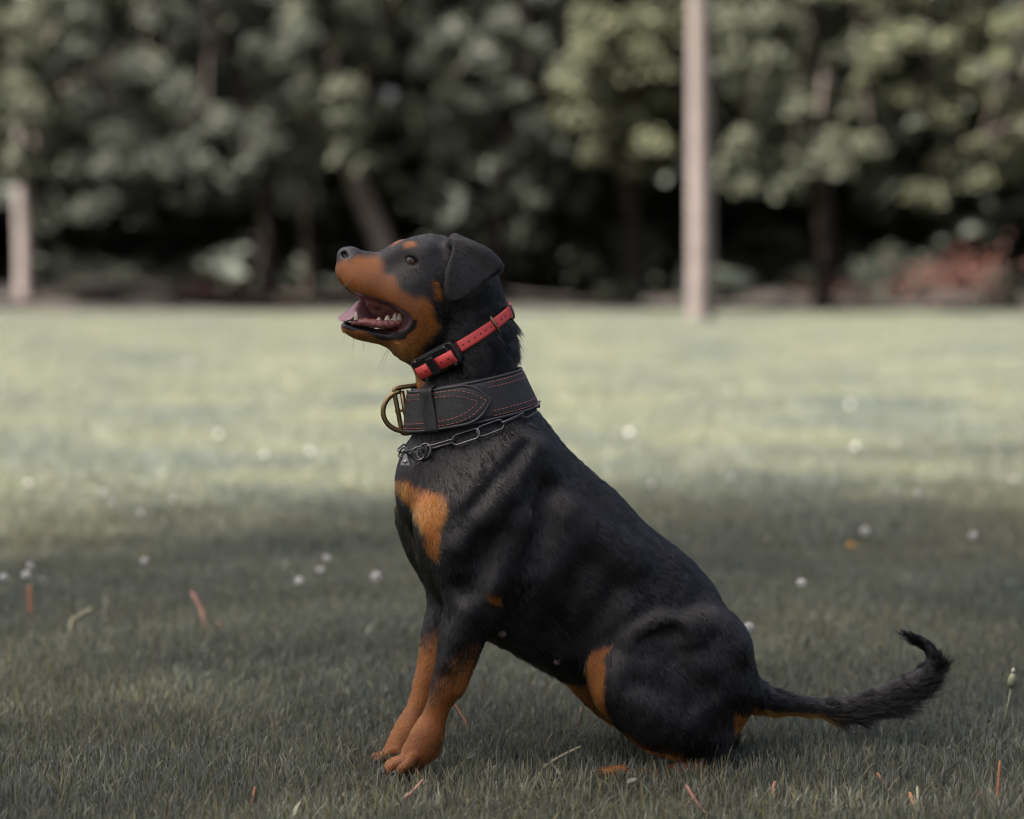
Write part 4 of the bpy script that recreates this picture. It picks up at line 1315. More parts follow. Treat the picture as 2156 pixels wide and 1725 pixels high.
def grass_patch(name, size, n, seed, h=(0.017, 0.035), w=0.0018, tall=0.05, leafy=0.012):
    r = np.random.default_rng(seed)
    x = r.uniform(-size / 2, size / 2, n); y = r.uniform(-size / 2, size / 2, n)
    # clumped heights
    hh = r.uniform(h[0], h[1], n) * (1 + 0.28 * np.sin(x * 13 / size * 2 + seed) * np.sin(y * 11 / size * 2 + 1))
    tl = r.random(n) < tall
    hh[tl] *= r.uniform(1.15, 1.55, tl.sum())
    a = r.uniform(0, 2 * math.pi, n)
    lean = np.abs(r.normal(0, 0.42, n)) + 0.08
    lean[tl] *= 0.6
    ww = w * r.uniform(0.6, 1.25, n)
    lf = r.random(n) < leafy
    ww[lf] *= 3.2; hh[lf] *= 0.75; lean[lf] += 0.5
    d = np.stack([np.cos(a), np.sin(a), 0 * a], 1)
    tw = a + math.pi / 2 + r.normal(0, 0.7, n)
    s = np.stack([np.cos(tw), np.sin(tw), 0 * a], 1)
    base = np.stack([x, y, 0 * x - 0.003], 1)
    up = np.array([0, 0, 1.0])
    P = []
    for f, wk in ((0, 0.8), (0.4, 1.0), (0.75, 0.72), (1.0, 0.06)):
        c = base + up * (hh * (f - 0.22 * np.minimum(lean, 1.6) * f * f))[:, None] + d * (hh * lean * f ** 1.8)[:, None]
        P.append(c - s * (ww * wk / 2)[:, None]); P.append(c + s * (ww * wk / 2)[:, None])
    V = np.stack(P, 1).reshape(-1, 3)
    o0 = (np.arange(n) * 8)[:, None]
    F = np.concatenate([o0 + np.array([0, 1, 3, 2]), o0 + np.array([2, 3, 5, 4]), o0 + np.array([4, 5, 7, 6])])
    ob = mesh_np(name, V, F, m_grass)
    COL.objects.unlink(ob)
    t = r.random(n)[:, None]
    col = (1 - t) * np.array([0.070, 0.082, 0.074]) + t * np.array([0.238, 0.256, 0.216])
    dry = r.random(n) < 0.035
    col[dry] = np.array([0.26, 0.22, 0.13]) * r.uniform(0.7, 1.2, dry.sum())[:, None]
    yl = r.random(n) < 0.035
    col[yl] = (0.20, 0.20, 0.08)
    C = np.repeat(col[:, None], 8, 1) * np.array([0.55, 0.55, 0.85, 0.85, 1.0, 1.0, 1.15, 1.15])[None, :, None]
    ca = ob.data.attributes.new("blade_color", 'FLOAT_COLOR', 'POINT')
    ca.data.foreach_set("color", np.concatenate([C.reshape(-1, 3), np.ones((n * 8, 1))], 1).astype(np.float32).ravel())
    return ob

def scatter(name, patches, pts, scales, seed):
    """One object that instances the patches on points (geometry nodes)."""
    col = bpy.data.collections.new(name + "_patches")
    for p in patches: col.objects.link(p)
    me = bpy.data.meshes.new(name)
    me.from_pydata([tuple(p) for p in pts], [], [])
    r = np.random.default_rng(seed)
    a = me.attributes.new("scl", 'FLOAT', 'POINT'); a.data.foreach_set("value", np.asarray(scales, np.float32))
    a = me.attributes.new("idx", 'INT', 'POINT'); a.data.foreach_set("value", r.integers(0, len(patches), len(pts)).astype(np.int32))
    a = me.attributes.new("rot", 'FLOAT', 'POINT'); a.data.foreach_set("value", (r.integers(0, 4, len(pts)) * (math.pi / 2)).astype(np.float32))
    o = bpy.data.objects.new(name, me); COL.objects.link(o)
    ng = bpy.data.node_groups.new(name, 'GeometryNodeTree')
    ng.interface.new_socket("Geometry", in_out='INPUT', socket_type='NodeSocketGeometry')
    ng.interface.new_socket("Geometry", in_out='OUTPUT', socket_type='NodeSocketGeometry')
    N, L = ng.nodes, ng.links
    gi, go = N.new("NodeGroupInput"), N.new("NodeGroupOutput")
    ip = N.new("GeometryNodeInstanceOnPoints"); ci = N.new("GeometryNodeCollectionInfo")
    ci.inputs['Collection'].default_value = col; ci.inputs['Separate Children'].default_value = True; ci.inputs['Reset Children'].default_value = True
    def attr(nm, ty):
        x = N.new("GeometryNodeInputNamedAttribute"); x.data_type = ty; x.inputs['Name'].default_value = nm
        return [s for s in x.outputs if s.name == 'Attribute' and s.enabled][0] if True else None
    cx = N.new("ShaderNodeCombineXYZ")
    L.new(gi.outputs[0], ip.inputs['Points']); L.new(ci.outputs[0], ip.inputs['Instance'])
    ip.inputs['Pick Instance'].default_value = True
    L.new(attr("idx", 'INT'), ip.inputs['Instance Index'])
    L.new(attr("rot", 'FLOAT'), cx.inputs['Z']); L.new(cx.outputs[0], ip.inputs['Rotation'])
    L.new(attr("scl", 'FLOAT'), ip.inputs['Scale'])
    L.new(ip.outputs[0], go.inputs[0])
    md = o.modifiers.new("scatter", 'NODES'); md.node_group = ng
    return o
pa_near = [grass_patch("grass_patch", 0.25, 2000, 100 + i) for i in range(6)]
P_, S_ = [], []
def lay(x0, x1, y0, y1, st, sc_):
    for x in np.arange(x0 + st / 2, x1, st):
        for y in np.arange(y0 + st / 2, y1, st):
            P_.append((x, y, 0.0)); S_.append(sc_)
lay(-2.0, 2.0, -1.5, 2.5, 0.25, 1.0)
lay(-3.5, -2.0, -1.5, 2.5, 0.375, 1.5); lay(2.0, 3.5, -1.5, 2.5, 0.375, 1.5)
lay(-5.25, 5.25, 2.5, 8.5, 0.375, 1.5)
lay(-12.5, 12.5, 8.5, 38.0, 0.5, 2.0)
P_ = np.array(P_); S_ = np.array(S_)
keep = np.array([p[1] < LAWN_EDGE(p[0]) for p in P_])
gr = scatter("grass", pa_near, P_[keep], S_[keep], 5)
tag(gr, "short mown grass covering the whole lawn", "grass", kind="stuff")

SHADES = [(-2.6, -0.6, 20.0, 6.2, 5.2, 3.2, "tall tree left of the camera whose thin crown shades the dog", 81, 420, 290),
          (5.2, 0.6, 26.0, 6.4, 6.0, 3.4, "taller tree behind the camera shading the lawn right of the dog", 82, 460, 330)]
# ================================================================== TREES
def leaf_mat(name, c0, c1, trans=0.3):
    m, n, l, o = node_mat(name)
    b = n.new("ShaderNodeBsdfPrincipled"); b.inputs['Roughness'].default_value = 0.65; b.inputs['Specular IOR Level'].default_value = 0.12
    t = n.new("ShaderNodeBsdfTranslucent"); mx = n.new("ShaderNodeMixShader"); mx.inputs[0].default_value = trans
    g = n.new("ShaderNodeNewGeometry"); r = n.new("ShaderNodeValToRGB")
    r.color_ramp.elements[0].color = (*c0, 1); r.color_ramp.elements[1].color = (*c1, 1)
    l.new(g.outputs['Random Per Island'], r.inputs[0]); l.new(r.outputs[0], b.inputs['Base Color']); l.new(r.outputs[0], t.inputs['Color'])
    l.new(b.outputs[0], mx.inputs[1]); l.new(t.outputs[0], mx.inputs[2]); l.new(mx.outputs[0], o.inputs['Surface'])
    return m
m_leaf = [leaf_mat("leaf_sage", (0.035, 0.040, 0.031), (0.150, 0.160, 0.108)), leaf_mat("leaf_grey_green", (0.032, 0.037, 0.032), (0.115, 0.122, 0.095)),
          leaf_mat("leaf_olive", (0.035, 0.039, 0.027), (0.145, 0.150, 0.090))]
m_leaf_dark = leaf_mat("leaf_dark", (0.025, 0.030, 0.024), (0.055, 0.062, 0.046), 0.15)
m_bark = principled("bark_grey_brown", (0.20, 0.165, 0.152), 0.9, noise=(5, 0.35), bump=(14, 1.0))
m_bark_dark = principled("bark_dark", (0.040, 0.028, 0.022), 0.9, noise=(5, 0.35), bump=(14, 1.0))

def leaves_mesh(name, centers, radii, per, size, mat, parent, seed, flat=0.6, droop=0.0, upw=0.75):
    """Leaf-shaped faces spread through clumps; per = leaves per clump."""
    r = np.random.default_rng(seed)
    C = np.repeat(np.asarray(centers, float), per, 0)
    R = np.repeat(np.asarray(radii, float), per)[:, None]
    n = len(C)
    u = r.normal(size=(n, 3)); u /= np.linalg.norm(u, axis=1, keepdims=True)
    u *= (r.random(n) ** 0.45)[:, None]
    P = C + u * R * np.array([1, 1, flat])
    P[:, 2] -= droop * (R[:, 0] * (u[:, 0] ** 2 + u[:, 1] ** 2))
    nrm = r.normal(size=(n, 3)) * 0.75 + np.array([0, 0, upw]) + u * 0.5
    nrm /= np.linalg.norm(nrm, axis=1, keepdims=True)
    t = np.cross(nrm, r.normal(size=(n, 3))); t /= np.linalg.norm(t, axis=1, keepdims=True)
    b = np.cross(nrm, t)
    s = (size * r.uniform(0.65, 1.3, n))[:, None]
    V = np.stack([P - t * s * 0.5, P + b * s * 0.27 - nrm * s * 0.05, P + t * s * 0.5 - nrm * s * 0.06, P - b * s * 0.27 - nrm * s * 0.05], 1).reshape(-1, 3)
    F = (np.arange(n) * 4)[:, None] + np.arange(4)
    return mesh_np(name, V, F, mat, parent, smooth=False)

def limb_tubes(paths):
    V, F = [], []
    for pts, rad in paths:
        v, f = tube(pts, rad, 8)
        F += [tuple(i + len(V) for i in q) for q in f]; V += v
    return V, F

def make_tree(name, base, trunk_path, r0, r1, clumps, rads, per, lsize, lm, bm, label, group, seed, limbs=True, flat=0.6, droop=0.3, crown_k=0.88):
    """trunk_path, clumps in world; everything parented to an empty at the foot."""
    root = tag(empty(name, tuple(base)), label, "tree", group)
    b = np.asarray(base, float)
    tp = catmull([np.asarray(p, float) for p in trunk_path], 5, False)
    n = len(tp)
    rr = random.Random(seed)
    rad = [(r0 + (r1 - r0) * (i / (n - 1))) * (1.35 if i == 0 else 1.12 if i == 1 else 1.0) * rr.uniform(0.96, 1.04) for i in range(n)]
    v, f = tube([p - b for p in tp], rad, 14)
    tr = mesh_obj("trunk", v, f, bm, root)
    if limbs:
        ci = list(range(len(clumps))); rr.shuffle(ci)
        k = 0
        for i in ci[:max(8, len(clumps) // 7)]:
            c = np.asarray(clumps[i], float)
            j = min(n - 1, max(int(n * 0.4), int(n * rr.uniform(0.45, 1.0))))
            a = tp[j]
            mid = (a + c) / 2 + np.array([0, 0, 0.12 * np.linalg.norm(c - a)])
            q = catmull([a, mid, c], 4, False)
            rb_ = min(rad[j] * 0.6, 0.09)
            v, f = tube([p - b for p in q], [rb_ * (1 - 0.8 * t / (len(q) - 1)) for t in range(len(q))], 7)
            mesh_obj("limb", v, f, m_bark_dark, root)
            k += 1
    leaves_mesh("crown", np.asarray(clumps) - b, np.asarray(rads) * crown_k, per, lsize, lm, root, seed, flat, droop)
    return root

GT = "trees along the far edge of the lawn"
def px_clumps(lst, y):
    """(u, v, radius in picture units, depth offset m) -> world centres, radii."""
    C, R = [], []
    for (u, v, r, dy) in lst:
        p = at_depth(u, v, y + dy)
        C.append(p); R.append(r * PX * (y + dy + DIST) / DIST)
    return C, R
def fill(rs, n, u0, u1, v0, v1, r0, r1, d0, d1):
    return [(rs.uniform(u0, u1), rs.uniform(v0, v1), rs.uniform(r0, r1), rs.uniform(d0, d1)) for _ in range(n)]
rs = random.Random(11)
def ground_pt(u, y): 
    p = at_depth(u, 600, y); return np.array([p[0], y, 0.0])

# left tree (pale straight trunk near the left edge)
y = 40.5
cl = [(60, 30, 60, -3), (100, -20, 60, -3), (75, 90, 55, -3), (40, 170, 55, -3), (60, 250, 48, -3), (45, 320, 42, -3), (75, 350, 38, -3), (30, 372, 30, -3), (60, 130, 55, -1), (90, 180, 50, -1.2), (40, 60, 50, -1), (110, 250, 45, -1.2), (30, 330, 45, -0.8), (150, 350, 40, -1.2), (160, 430, 34, -1.2), (110, 310, 42, -1), (20, 220, 50, -0.6)]
cl += fill(rs, 60, -420, 330, -420, 260, 45, 80, -2.0, 2.2) + fill(rs, 22, -60, 160, -200, 330, 40, 55, -2.2, -0.8)
C, R = px_clumps(cl, y)
b0 = ground_pt(54, y)
make_tree("broadleaf_tree", b0, [b0 - [0, 0, 0.2], b0 + [0.02, 0, 1.2], b0 + [-0.03, 0, 2.6], b0 + [0.1, 0, 4.4], b0 + [0.3, 0.2, 6.5]], 0.20, 0.13, C, R, 170, 0.15, m_leaf[0], m_bark,
          "tree with a pale straight trunk near the left edge of the lawn", GT, 21)
# big drooping tree left of centre
y = 38.5
cl = [(300, 130, 70, -1), (380, 180, 70, -1), (250, 280, 70, -1), (330, 330, 65, -1.2), (280, 400, 55, -1), (300, 455, 34, -1), (400, 300, 60, -1.2), (470, 250, 60, -1), (510, 340, 48, -1.2), (560, 300, 50, -1),
      (530, 390, 36, -1), (230, 420, 45, -1), (420, 400, 45, -0.8), (200, 330, 55, -0.8), (600, 110, 60, -1.2), (640, 70, 46, -1.4), (540, 90, 36, -1.4)]
cl += fill(rs, 90, 130, 760, -480, 330, 50, 90, -0.8, 3.0) + fill(rs, 40, 120, 720, -120, 380, 45, 62, -1.2, 1.2) + fill(rs, 24, 180, 480, 330, 440, 34, 48, -1.8, -0.2)
C, R = px_clumps(cl, y)
b0 = ground_pt(560, y + 2.2)
make_tree("broadleaf_tree", b0, [b0 - [0, 0, 0.2], b0 + [0.05, 0, 1.4], b0 + [-0.2, -0.2, 3.0], b0 + [-0.6, -0.6, 5.0], b0 + [-0.9, -0.8, 8.0]], 0.15, 0.08, C, R, 170, 0.15, m_leaf[1], m_bark_dark,
          "broad grey-green tree whose branches droop low, left of the dog's head", GT, 22, droop=0.45)
# leaning trunk behind the dog's head
y = 39.5
cl = [(725, 180, 50, -3), (735, 240, 48, -3), (745, 300, 42, -3), (720, 330, 34, -3), (770, 350, 30, -2.5), (740, 320, 46, -1), (800, 330, 46, -1.2), (790, 250, 50, -1), (850, 220, 46, -1.2), (760, 240, 44, -0.8), (880, 300, 46, -1), (830, 380, 36, -1)]
cl += fill(rs, 55, 640, 1010, -450, 300, 45, 75, -0.5, 2.4) + fill(rs, 26, 640, 800, -200, 320, 40, 60, -2.2, -0.8)
C, R = px_clumps(cl, y)
b0 = ground_pt(838, y)
hh_ = lambda u, v: at_depth(u, v, y)
make_tree("broadleaf_tree", b0, [b0 - [0, 0, 0.2], hh_(815, 540), hh_(780, 450), hh_(745, 370), hh_(715, 270), hh_(700, 60), hh_(690, -200)], 0.23, 0.12, C, R, 170, 0.15, m_leaf[0], m_bark,
          "tree with a leaning grey trunk rising behind the dog's forehead", GT, 23)
# centre tree between the dog and the pole
y = 38.8
cl = [(960, 60, 60, -1), (1020, 110, 60, -1.2), (1060, 40, 55, -1), (1100, 90, 50, -1), (1010, 200, 55, -1), (1080, 190, 46, -1.2), (1120, 250, 50, -1.2), (1190, 240, 42, -1), (1060, 330, 46, -1), (1100, 380, 40, -1), (1130, 420, 30, -1.2),
      (940, 300, 55, -0.8), (900, 130, 60, -0.5), (1180, 300, 42, -1)]
cl += fill(rs, 70, 860, 1330, -480, 330, 45, 80, -0.5, 2.8) + fill(rs, 40, 860, 1280, -120, 420, 45, 62, -1.2, 1.2)
C, R = px_clumps(cl, y)
b0 = ground_pt(1040, y + 2.5)
make_tree("broadleaf_tree", b0, [b0 - [0, 0, 0.2], b0 + [0.05, 0, 1.5], b0 + [0.25, -0.2, 3.2], b0 + [0.2, -0.5, 5.5], b0 + [0.5, -0.6, 8.0]], 0.17, 0.09, C, R, 170, 0.15, m_leaf[1], m_bark_dark,
          "leafy grey-green tree above the dog's head and nape", GT, 24, droop=0.4)
# tree just left of the pole
y = 37.8
cl = [(1280, 50, 60, -1), (1350, 30, 60, -1.2), (1400, 60, 46, -1.2), (1310, 150, 55, -1), (1390, 140, 50, -1.4), (1400, 200, 46, -1.2), (1330, 240, 50, -1), (1280, 260, 48, -1), (1370, 300, 42, -1.2), (1250, 320, 46, -1), (1330, 350, 40, -1)]
cl += fill(rs, 60, 1200, 1480, -480, 340, 45, 75, -0.3, 2.8) + fill(rs, 30, 1180, 1460, -120, 300, 40, 60, -1.6, 0.2)
C, R = px_clumps(cl, y)
b0 = ground_pt(1330, y + 2.6)
make_tree("broadleaf_tree", b0, [b0 - [0, 0, 0.2], b0 + [0.0, 0, 1.5], b0 + [-0.2, -0.2, 3.2], b0 + [0.1, -0.6, 5.5], b0 + [0.2, -0.6, 8.0]], 0.16, 0.09, C, R, 170, 0.15, m_leaf[2], m_bark_dark,
          "olive-green tree directly left of the tall pole", GT, 25, droop=0.4)
# big tree right of the pole, branches in tiers
y = 36.2
cl = [(1540, 30, 50, -1.2), (1620, 20, 55, -1), (1560, 120, 50, -1.2), (1610, 110, 50, -1.4), (1640, 140, 46, -1.2), (1560, 290, 42, -1.4), (1540, 340, 36, -1.4), (1525, 380, 24, -1.4), (1600, 280, 40, -1), (1690, 290, 42, -1.2), (1720, 320, 46, -1.4), (1690, 355, 36, -1.4),
      (1670, 380, 26, -1.4), (1760, 290, 46, -1), (1830, 300, 46, -0.8), (1640, 330, 40, -1)]
cl += fill(rs, 50, 1500, 1850, -480, 250, 40, 70, 0.0, 3.0) + fill(rs, 40, 1490, 1860, -120, 330, 40, 62, 0.6, 2.6) + fill(rs, 10, 1560, 1860, 300, 400, 30, 44, -0.6, 1.0)
C, R = px_clumps(cl, y)
b0 = ground_pt(1730, y + 3.4)
make_tree("broadleaf_tree", b0, [b0 - [0, 0, 0.2], b0 + [0.05, 0, 1.5], b0 + [-0.1, -0.4, 3.2], b0 + [0.1, -1.0, 5.5], b0 + [0.2, -1.0, 8.0]], 0.17, 0.09, C, R, 170, 0.15, m_leaf[0], m_bark_dark,
          "tree with bright tiers of leaves directly right of the tall pole", GT, 26, droop=0.5)
# right edge tree
y = 35.8
cl = [(1850, 110, 55, -1.2), (1920, 70, 55, -1.4), (1980, 90, 50, -1.4), (2030, 150, 50, -1.4), (1990, 190, 46, -1.2), (2050, 190, 46, -1.4), (1900, 190, 48, -1.2), (1830, 160, 42, -1), (2110, 120, 55, -1.2), (2130, 210, 46, -1), (2140, 40, 60, -1),
      (1930, 400, 40, -1.4), (1980, 390, 40, -1.2), (2060, 370, 46, -1.4), (2100, 350, 40, -1.2), (1960, 420, 34, -1.4), (1990, 330, 45, -1), (2060, 310, 46, -0.8), (2140, 300, 46, -0.8)]
cl += fill(rs, 80, 1840, 2560, -480, 280, 45, 80, 0.0, 3.0) + fill(rs, 44, 1800, 2260, -160, 400, 45, 62, 0.4, 2.6)
C, R = px_clumps(cl, y)
b0 = ground_pt(2290, y + 1.0)
make_tree("broadleaf_tree", b0, [b0 - [0, 0, 0.2], b0 + [0.05, 0, 1.5], b0 + [-0.2, -0.2, 3.2], b0 + [-0.1, -0.4, 5.5], b0 + [-0.2, -0.4, 8.0]], 0.20, 0.10, C, R, 170, 0.15, m_leaf[2], m_bark,
          "tree at the right edge with pale leaf clusters hanging lowest", GT, 27, droop=0.5)
# thin dark stems in the gloom under the drooping tree
for k, (u, yy, lean, lab) in enumerate(((545, 42.0, 0.5, "thin brown sapling under the drooping tree, left of two"), (652, 43.0, -0.1, "thin dark sapling under the drooping tree, right of two"))):
    b0 = ground_pt(u, yy)
    C = [b0 + np.array([lean * 0.9 + random.uniform(-0.5, 0.5), random.uniform(-0.4, 0.4), random.uniform(2.4, 4.5)]) for _ in range(14)]
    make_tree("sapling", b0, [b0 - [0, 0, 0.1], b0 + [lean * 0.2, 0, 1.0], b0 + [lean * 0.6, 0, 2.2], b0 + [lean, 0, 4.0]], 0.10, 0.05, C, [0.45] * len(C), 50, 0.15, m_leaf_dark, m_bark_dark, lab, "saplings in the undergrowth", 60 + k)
# dark undergrowth shrubs
def shrub(u, yy, w, h, mat, lab, seed, size=0.10):
    b0 = ground_pt(u, yy); z0 = 0.0
    r = random.Random(seed)
    n = max(6, int(10 * w * h))
    C = []
    for _ in range(n):
        a = r.uniform(0, 6.28); q = r.random() ** 0.5
        C.append((math.cos(a) * q * w / 2, math.sin(a) * q * w / 3, 0.15 + r.random() * (h - 0.2) * (1 - 0.5 * q * q)))
    root = tag(empty("shrub", tuple(b0)), lab, "shrub", "dark shrubs under the trees")
    leaves_mesh("foliage", C, [0.32 * r.uniform(0.7, 1.2) for _ in C], 110, size, mat, root, seed)
    for k in range(3):
        c = C[r.randrange(n)]
        v, f = tube([(0.05 * k, 0, -0.1), (c[0] * 0.4, c[1] * 0.4, c[2] * 0.5), c], [0.03, 0.02, 0.008], 6)
        mesh_obj("stem", v, f, m_bark_dark, root)
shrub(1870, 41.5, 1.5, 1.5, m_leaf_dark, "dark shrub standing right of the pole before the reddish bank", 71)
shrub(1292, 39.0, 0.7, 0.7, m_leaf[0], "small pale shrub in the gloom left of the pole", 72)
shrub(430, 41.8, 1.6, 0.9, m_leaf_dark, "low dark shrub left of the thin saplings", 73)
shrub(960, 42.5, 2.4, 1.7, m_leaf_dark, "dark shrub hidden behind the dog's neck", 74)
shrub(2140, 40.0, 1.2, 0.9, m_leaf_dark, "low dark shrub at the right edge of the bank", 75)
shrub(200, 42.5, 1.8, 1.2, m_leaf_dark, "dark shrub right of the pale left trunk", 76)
# reddish leaf litter
def litter(name, pts, mat, lab, seed, size=0.12):
    r = np.random.default_rng(seed)
    n = len(pts)
    P = np.asarray(pts)
    nrm = r.normal(size=(n, 3)) * 0.5 + np.array([0, -0.3, 0.8]); nrm /= np.linalg.norm(nrm, axis=1, keepdims=True)
    t = np.cross(nrm, r.normal(size=(n, 3))); t /= np.linalg.norm(t, axis=1, keepdims=True)
    b = np.cross(nrm, t); s = (size * r.uniform(0.6, 1.3, n))[:, None]
    V = np.stack([P - t * s * .5, P + b * s * .3, P + t * s * .5, P - b * s * .3], 1).reshape(-1, 3)
    return tag(mesh_np(name, V, (np.arange(n) * 4)[:, None] + np.arange(4), mat, None, False), lab, "leaf litter", kind="stuff")
m_litter = leaf_mat("litter_rust", (0.05, 0.025, 0.020), (0.17, 0.075, 0.06), 0.1)
r_ = np.random.default_rng(41)
pts = []
for (u0, v0, su, sv, n, yy) in ((2030, 585, 70, 28, 500, 40.0), (1760, 615, 50, 18, 300, 39.8), (430, 610, 30, 16, 120, 40.2), (1080, 635, 500, 6, 200, 39.4), (560, 625, 110, 10, 160, 40.4), (250, 630, 160, 8, 100, 40.2)):
    for _ in range(n):
        u, v = r_.normal(u0, su), r_.normal(v0, sv)
        pts.append(at_depth(u, min(v, 648), yy + r_.uniform(-0.5, 0.8)))
litter("leaf_litter", pts, m_litter, "rust-red dry leaves heaped on the bank under the trees", 42)
# far wood closing the view behind
m_wood = leaf_mat("wood_leaf", (0.020, 0.024, 0.019), (0.05, 0.056, 0.042), 0.15)
r_ = np.random.default_rng(43)
C = np.stack([r_.uniform(-24, 24, 2200), r_.uniform(44.0, 50, 2200), 0.2 + 12.5 * r_.random(2200) ** 1.3], 1)
tag(leaves_mesh("far_wood", C, r_.uniform(0.7, 1.1, 2200), 60, 0.75, m_wood, None, 44, upw=0.0), "dense dark wood filling the background behind the trees", "wood", kind="stuff")

# the pole
m_pole = principled("pole_wood", (0.150, 0.122, 0.112), 0.85, noise=(3.0, 0.22), bump=(9, 0.6))
d = 0.6766 / ((682 - 575) * PX / DIST)
b0 = ground_pt(1477, d - DIST)
root = tag(empty("wooden_pole", tuple(b0)), "tall pale wooden pole standing before the trees, right of the dog", "pole")
sc_p = PX * d / DIST
v, f = tube([(0, 0, -0.2), (0, 0, 0.05), (-0.02, 0, 2.0), (-0.05, 0, 4.5), (-0.09, 0, 7.0), (-0.12, 0, 9.5)], [28 * sc_p, 28 * sc_p, 26 * sc_p, 22 * sc_p, 19 * sc_p, 17 * sc_p], 20)
mesh_obj("shaft", v, f, m_pole, root)
v, f = tube([(-0.12, 0, 9.5), (-0.12, 0, 9.56)], [22 * sc_p, 16 * sc_p], 20)
mesh_obj("cap", v, f, m_steel, root)

# tall shade trees beside the camera, outside the frame: the dog sits in their thin, filtered shade
def shade_tree(base, h, cx, cy, cz, lab, seed, n=420, per=110):
    b0 = np.array(base, float)
    r = np.random.default_rng(seed)
    C = []
    while len(C) < n:
        q = r.uniform(-1, 1, 3)
        if (q ** 2).sum() < 1:
            C.append(b0 + np.array([q[0] * cx, q[1] * cy, h + q[2] * cz]))
    make_tree("shade_tree", b0, [b0 - [0, 0, 0.2], b0 + [0, 0, 4], b0 + [0.2, 0, 9], b0 + [0, 0.1, h], b0 + [0, 0, h + cz * 0.5]], 0.45, 0.15, C, r.uniform(1.0, 1.9, n), per, 0.085, m_leaf[1], m_bark, lab, "shade trees beside the camera", seed, crown_k=1.0)
sx, sy = -SUND.x / SUND.z, -SUND.y / SUND.z       # ground shift of a shadow per metre of height
for (gx, gy, h, cx, cy, cz, lab, seed, n, per) in SHADES:
    shade_tree((gx - sx * h, gy - sy * h, 0), h, cx, cy, cz, lab, seed, n, per)
# ================================================================== SMALL THINGS IN THE GRASS
m_stem = principled("stem_green", (0.13, 0.14, 0.08), 0.6, noise=(40, 0.2))
m_fluff, n_, l_n, o_n = node_mat("seed_fluff")
b_ = n_.new("ShaderNodeBsdfPrincipled"); b_.inputs['Base Color'].default_value = (0.60, 0.60, 0.58, 1); b_.inputs['Roughness'].default_value = 0.8
t_ = n_.new("ShaderNodeBsdfTranslucent"); t_.inputs['Color'].default_value = (0.60, 0.60, 0.58, 1); x_ = n_.new("ShaderNodeMixShader"); x_.inputs[0].default_value = 0.4
l_n.new(b_.outputs[0], x_.inputs[1]); l_n.new(t_.outputs[0], x_.inputs[2]); l_n.new(x_.outputs[0], o_n.inputs['Surface'])
m_seed = principled("seed_brown", (0.25, 0.18, 0.11), 0.8)
m_yellow = principled("petal_yellow", (0.62, 0.36, 0.02), 0.6, noise=(200, 0.2))
def seed_head_mesh(R=0.0105, n=110):
    V, F = [], []
    for i in range(n):
        z = 1 - 2 * (i + 0.5) / n; ph = i * 2.399963
        d = Vector((math.sqrt(1 - z * z) * math.cos(ph), math.sqrt(1 - z * z) * math.sin(ph), z))
        s = d.orthogonal().normalized(); t = d.cross(s)
        b = len(V)
        V += [d * 0.003 + s * 0.0002, d * 0.003 - s * 0.0002, d * R - s * 0.0002, d * R + s * 0.0002]; F.append((b, b + 1, b + 2, b + 3))
        b = len(V)
        for k in range(6):
            a = 2 * math.pi * k / 6
            V.append(d * R * 1.12 + (s * math.cos(a) + t * math.sin(a)) * R * 0.24)
        V.append(d * R * 0.97)
        for k in range(6): F.append((b + 6, b + k, b + (k + 1) % 6))
    return V, F
seedV, seedF = seed_head_mesh()
def white_head(u, v, hz, scale, label, group):
    p = at_ground(u, v, hz)
    root = tag(empty("dandelion_clock", (p[0], p[1], 0)), label, "dandelion", group)
    bend = random.uniform(-0.01, 0.01)
    vv, ff = tube([(bend, 0, -0.01), (bend * 0.5, 0, hz * 0.5), (0, 0, hz)], 0.0016, 6)
    if "stem" not in cache: cache["stem"] = 1
    mesh_obj("stem", vv, ff, m_stem, root)
    if "head" not in cache:
        o = mesh_obj("seed_head", seedV, seedF, m_fluff, root, smooth=False); cache["head"] = o.data
        vv, ff = uv_sphere((0, 0, 0), 0.003, 10, 8); c = mesh_obj("seed_core", vv, ff, m_seed, o); cache["core"] = c.data
    else:
        o = bpy.data.objects.new("seed_head", cache["head"]); COL.objects.link(o); o.parent = root
        c = bpy.data.objects.new("seed_core", cache["core"]); COL.objects.link(c); c.parent = o
    o.location = (0, 0, hz); o.scale = (scale,) * 3
    o.rotation_euler = (random.uniform(-.3, .3), random.uniform(-.3, .3), random.uniform(0, 6))
cache = {}
qa = lambda X, Y: (X * 0.4, 862.4 + Y * 0.4)
qb = lambda X, Y: (1293.6 + X * 0.4, 776.1 + Y * 0.4)
WH = [(qa(*p), s) for p, s in (((1150, 130), 1.2), ((1630, 220), 1.3), ((1390, 240), .9), ((150, 390), 1.1), ((590, 490), 1), ((545, 440), .9), ((910, 475), .9), ((740, 545), .9), ((760, 800), 1.1), ((480, 755), .7), ((640, 720), .7),
      ((160, 825), .9), ((138, 872), 1.15), ((18, 885), 1.0), ((1720, 785), .9), ((1685, 848), 1), ((1775, 830), .8), ((1575, 905), 1.05), ((1980, 880), 1.25), ((1950, 745), .8), ((1895, 525), .8), ((1645, 460), .8), ((1595, 335), .8))]
WH += [(qb(*p), s) for p, s in (((80, 340), 1.4), ((610, 115), 1.3), ((1270, 415), 1.3), ((1240, 190), 1.2), ((620, 580), 1.1), ((195, 610), 1), ((100, 655), .8), ((985, 675), .8), ((1600, 660), 1), ((1640, 605), .8), ((1775, 625), .8),
       ((2105, 585), 1.2), ((1320, 855), 1.2), ((1890, 880), 1.25), ((985, 1130), 1.1), ((420, 895), .7), ((810, 1205), .6))]
WH += [((1576, 1322), 1.0), ((400, 765), 1.3), ((2006, 758), 1.2), ((60, 1180), 0.6)][:3]
zones = {}
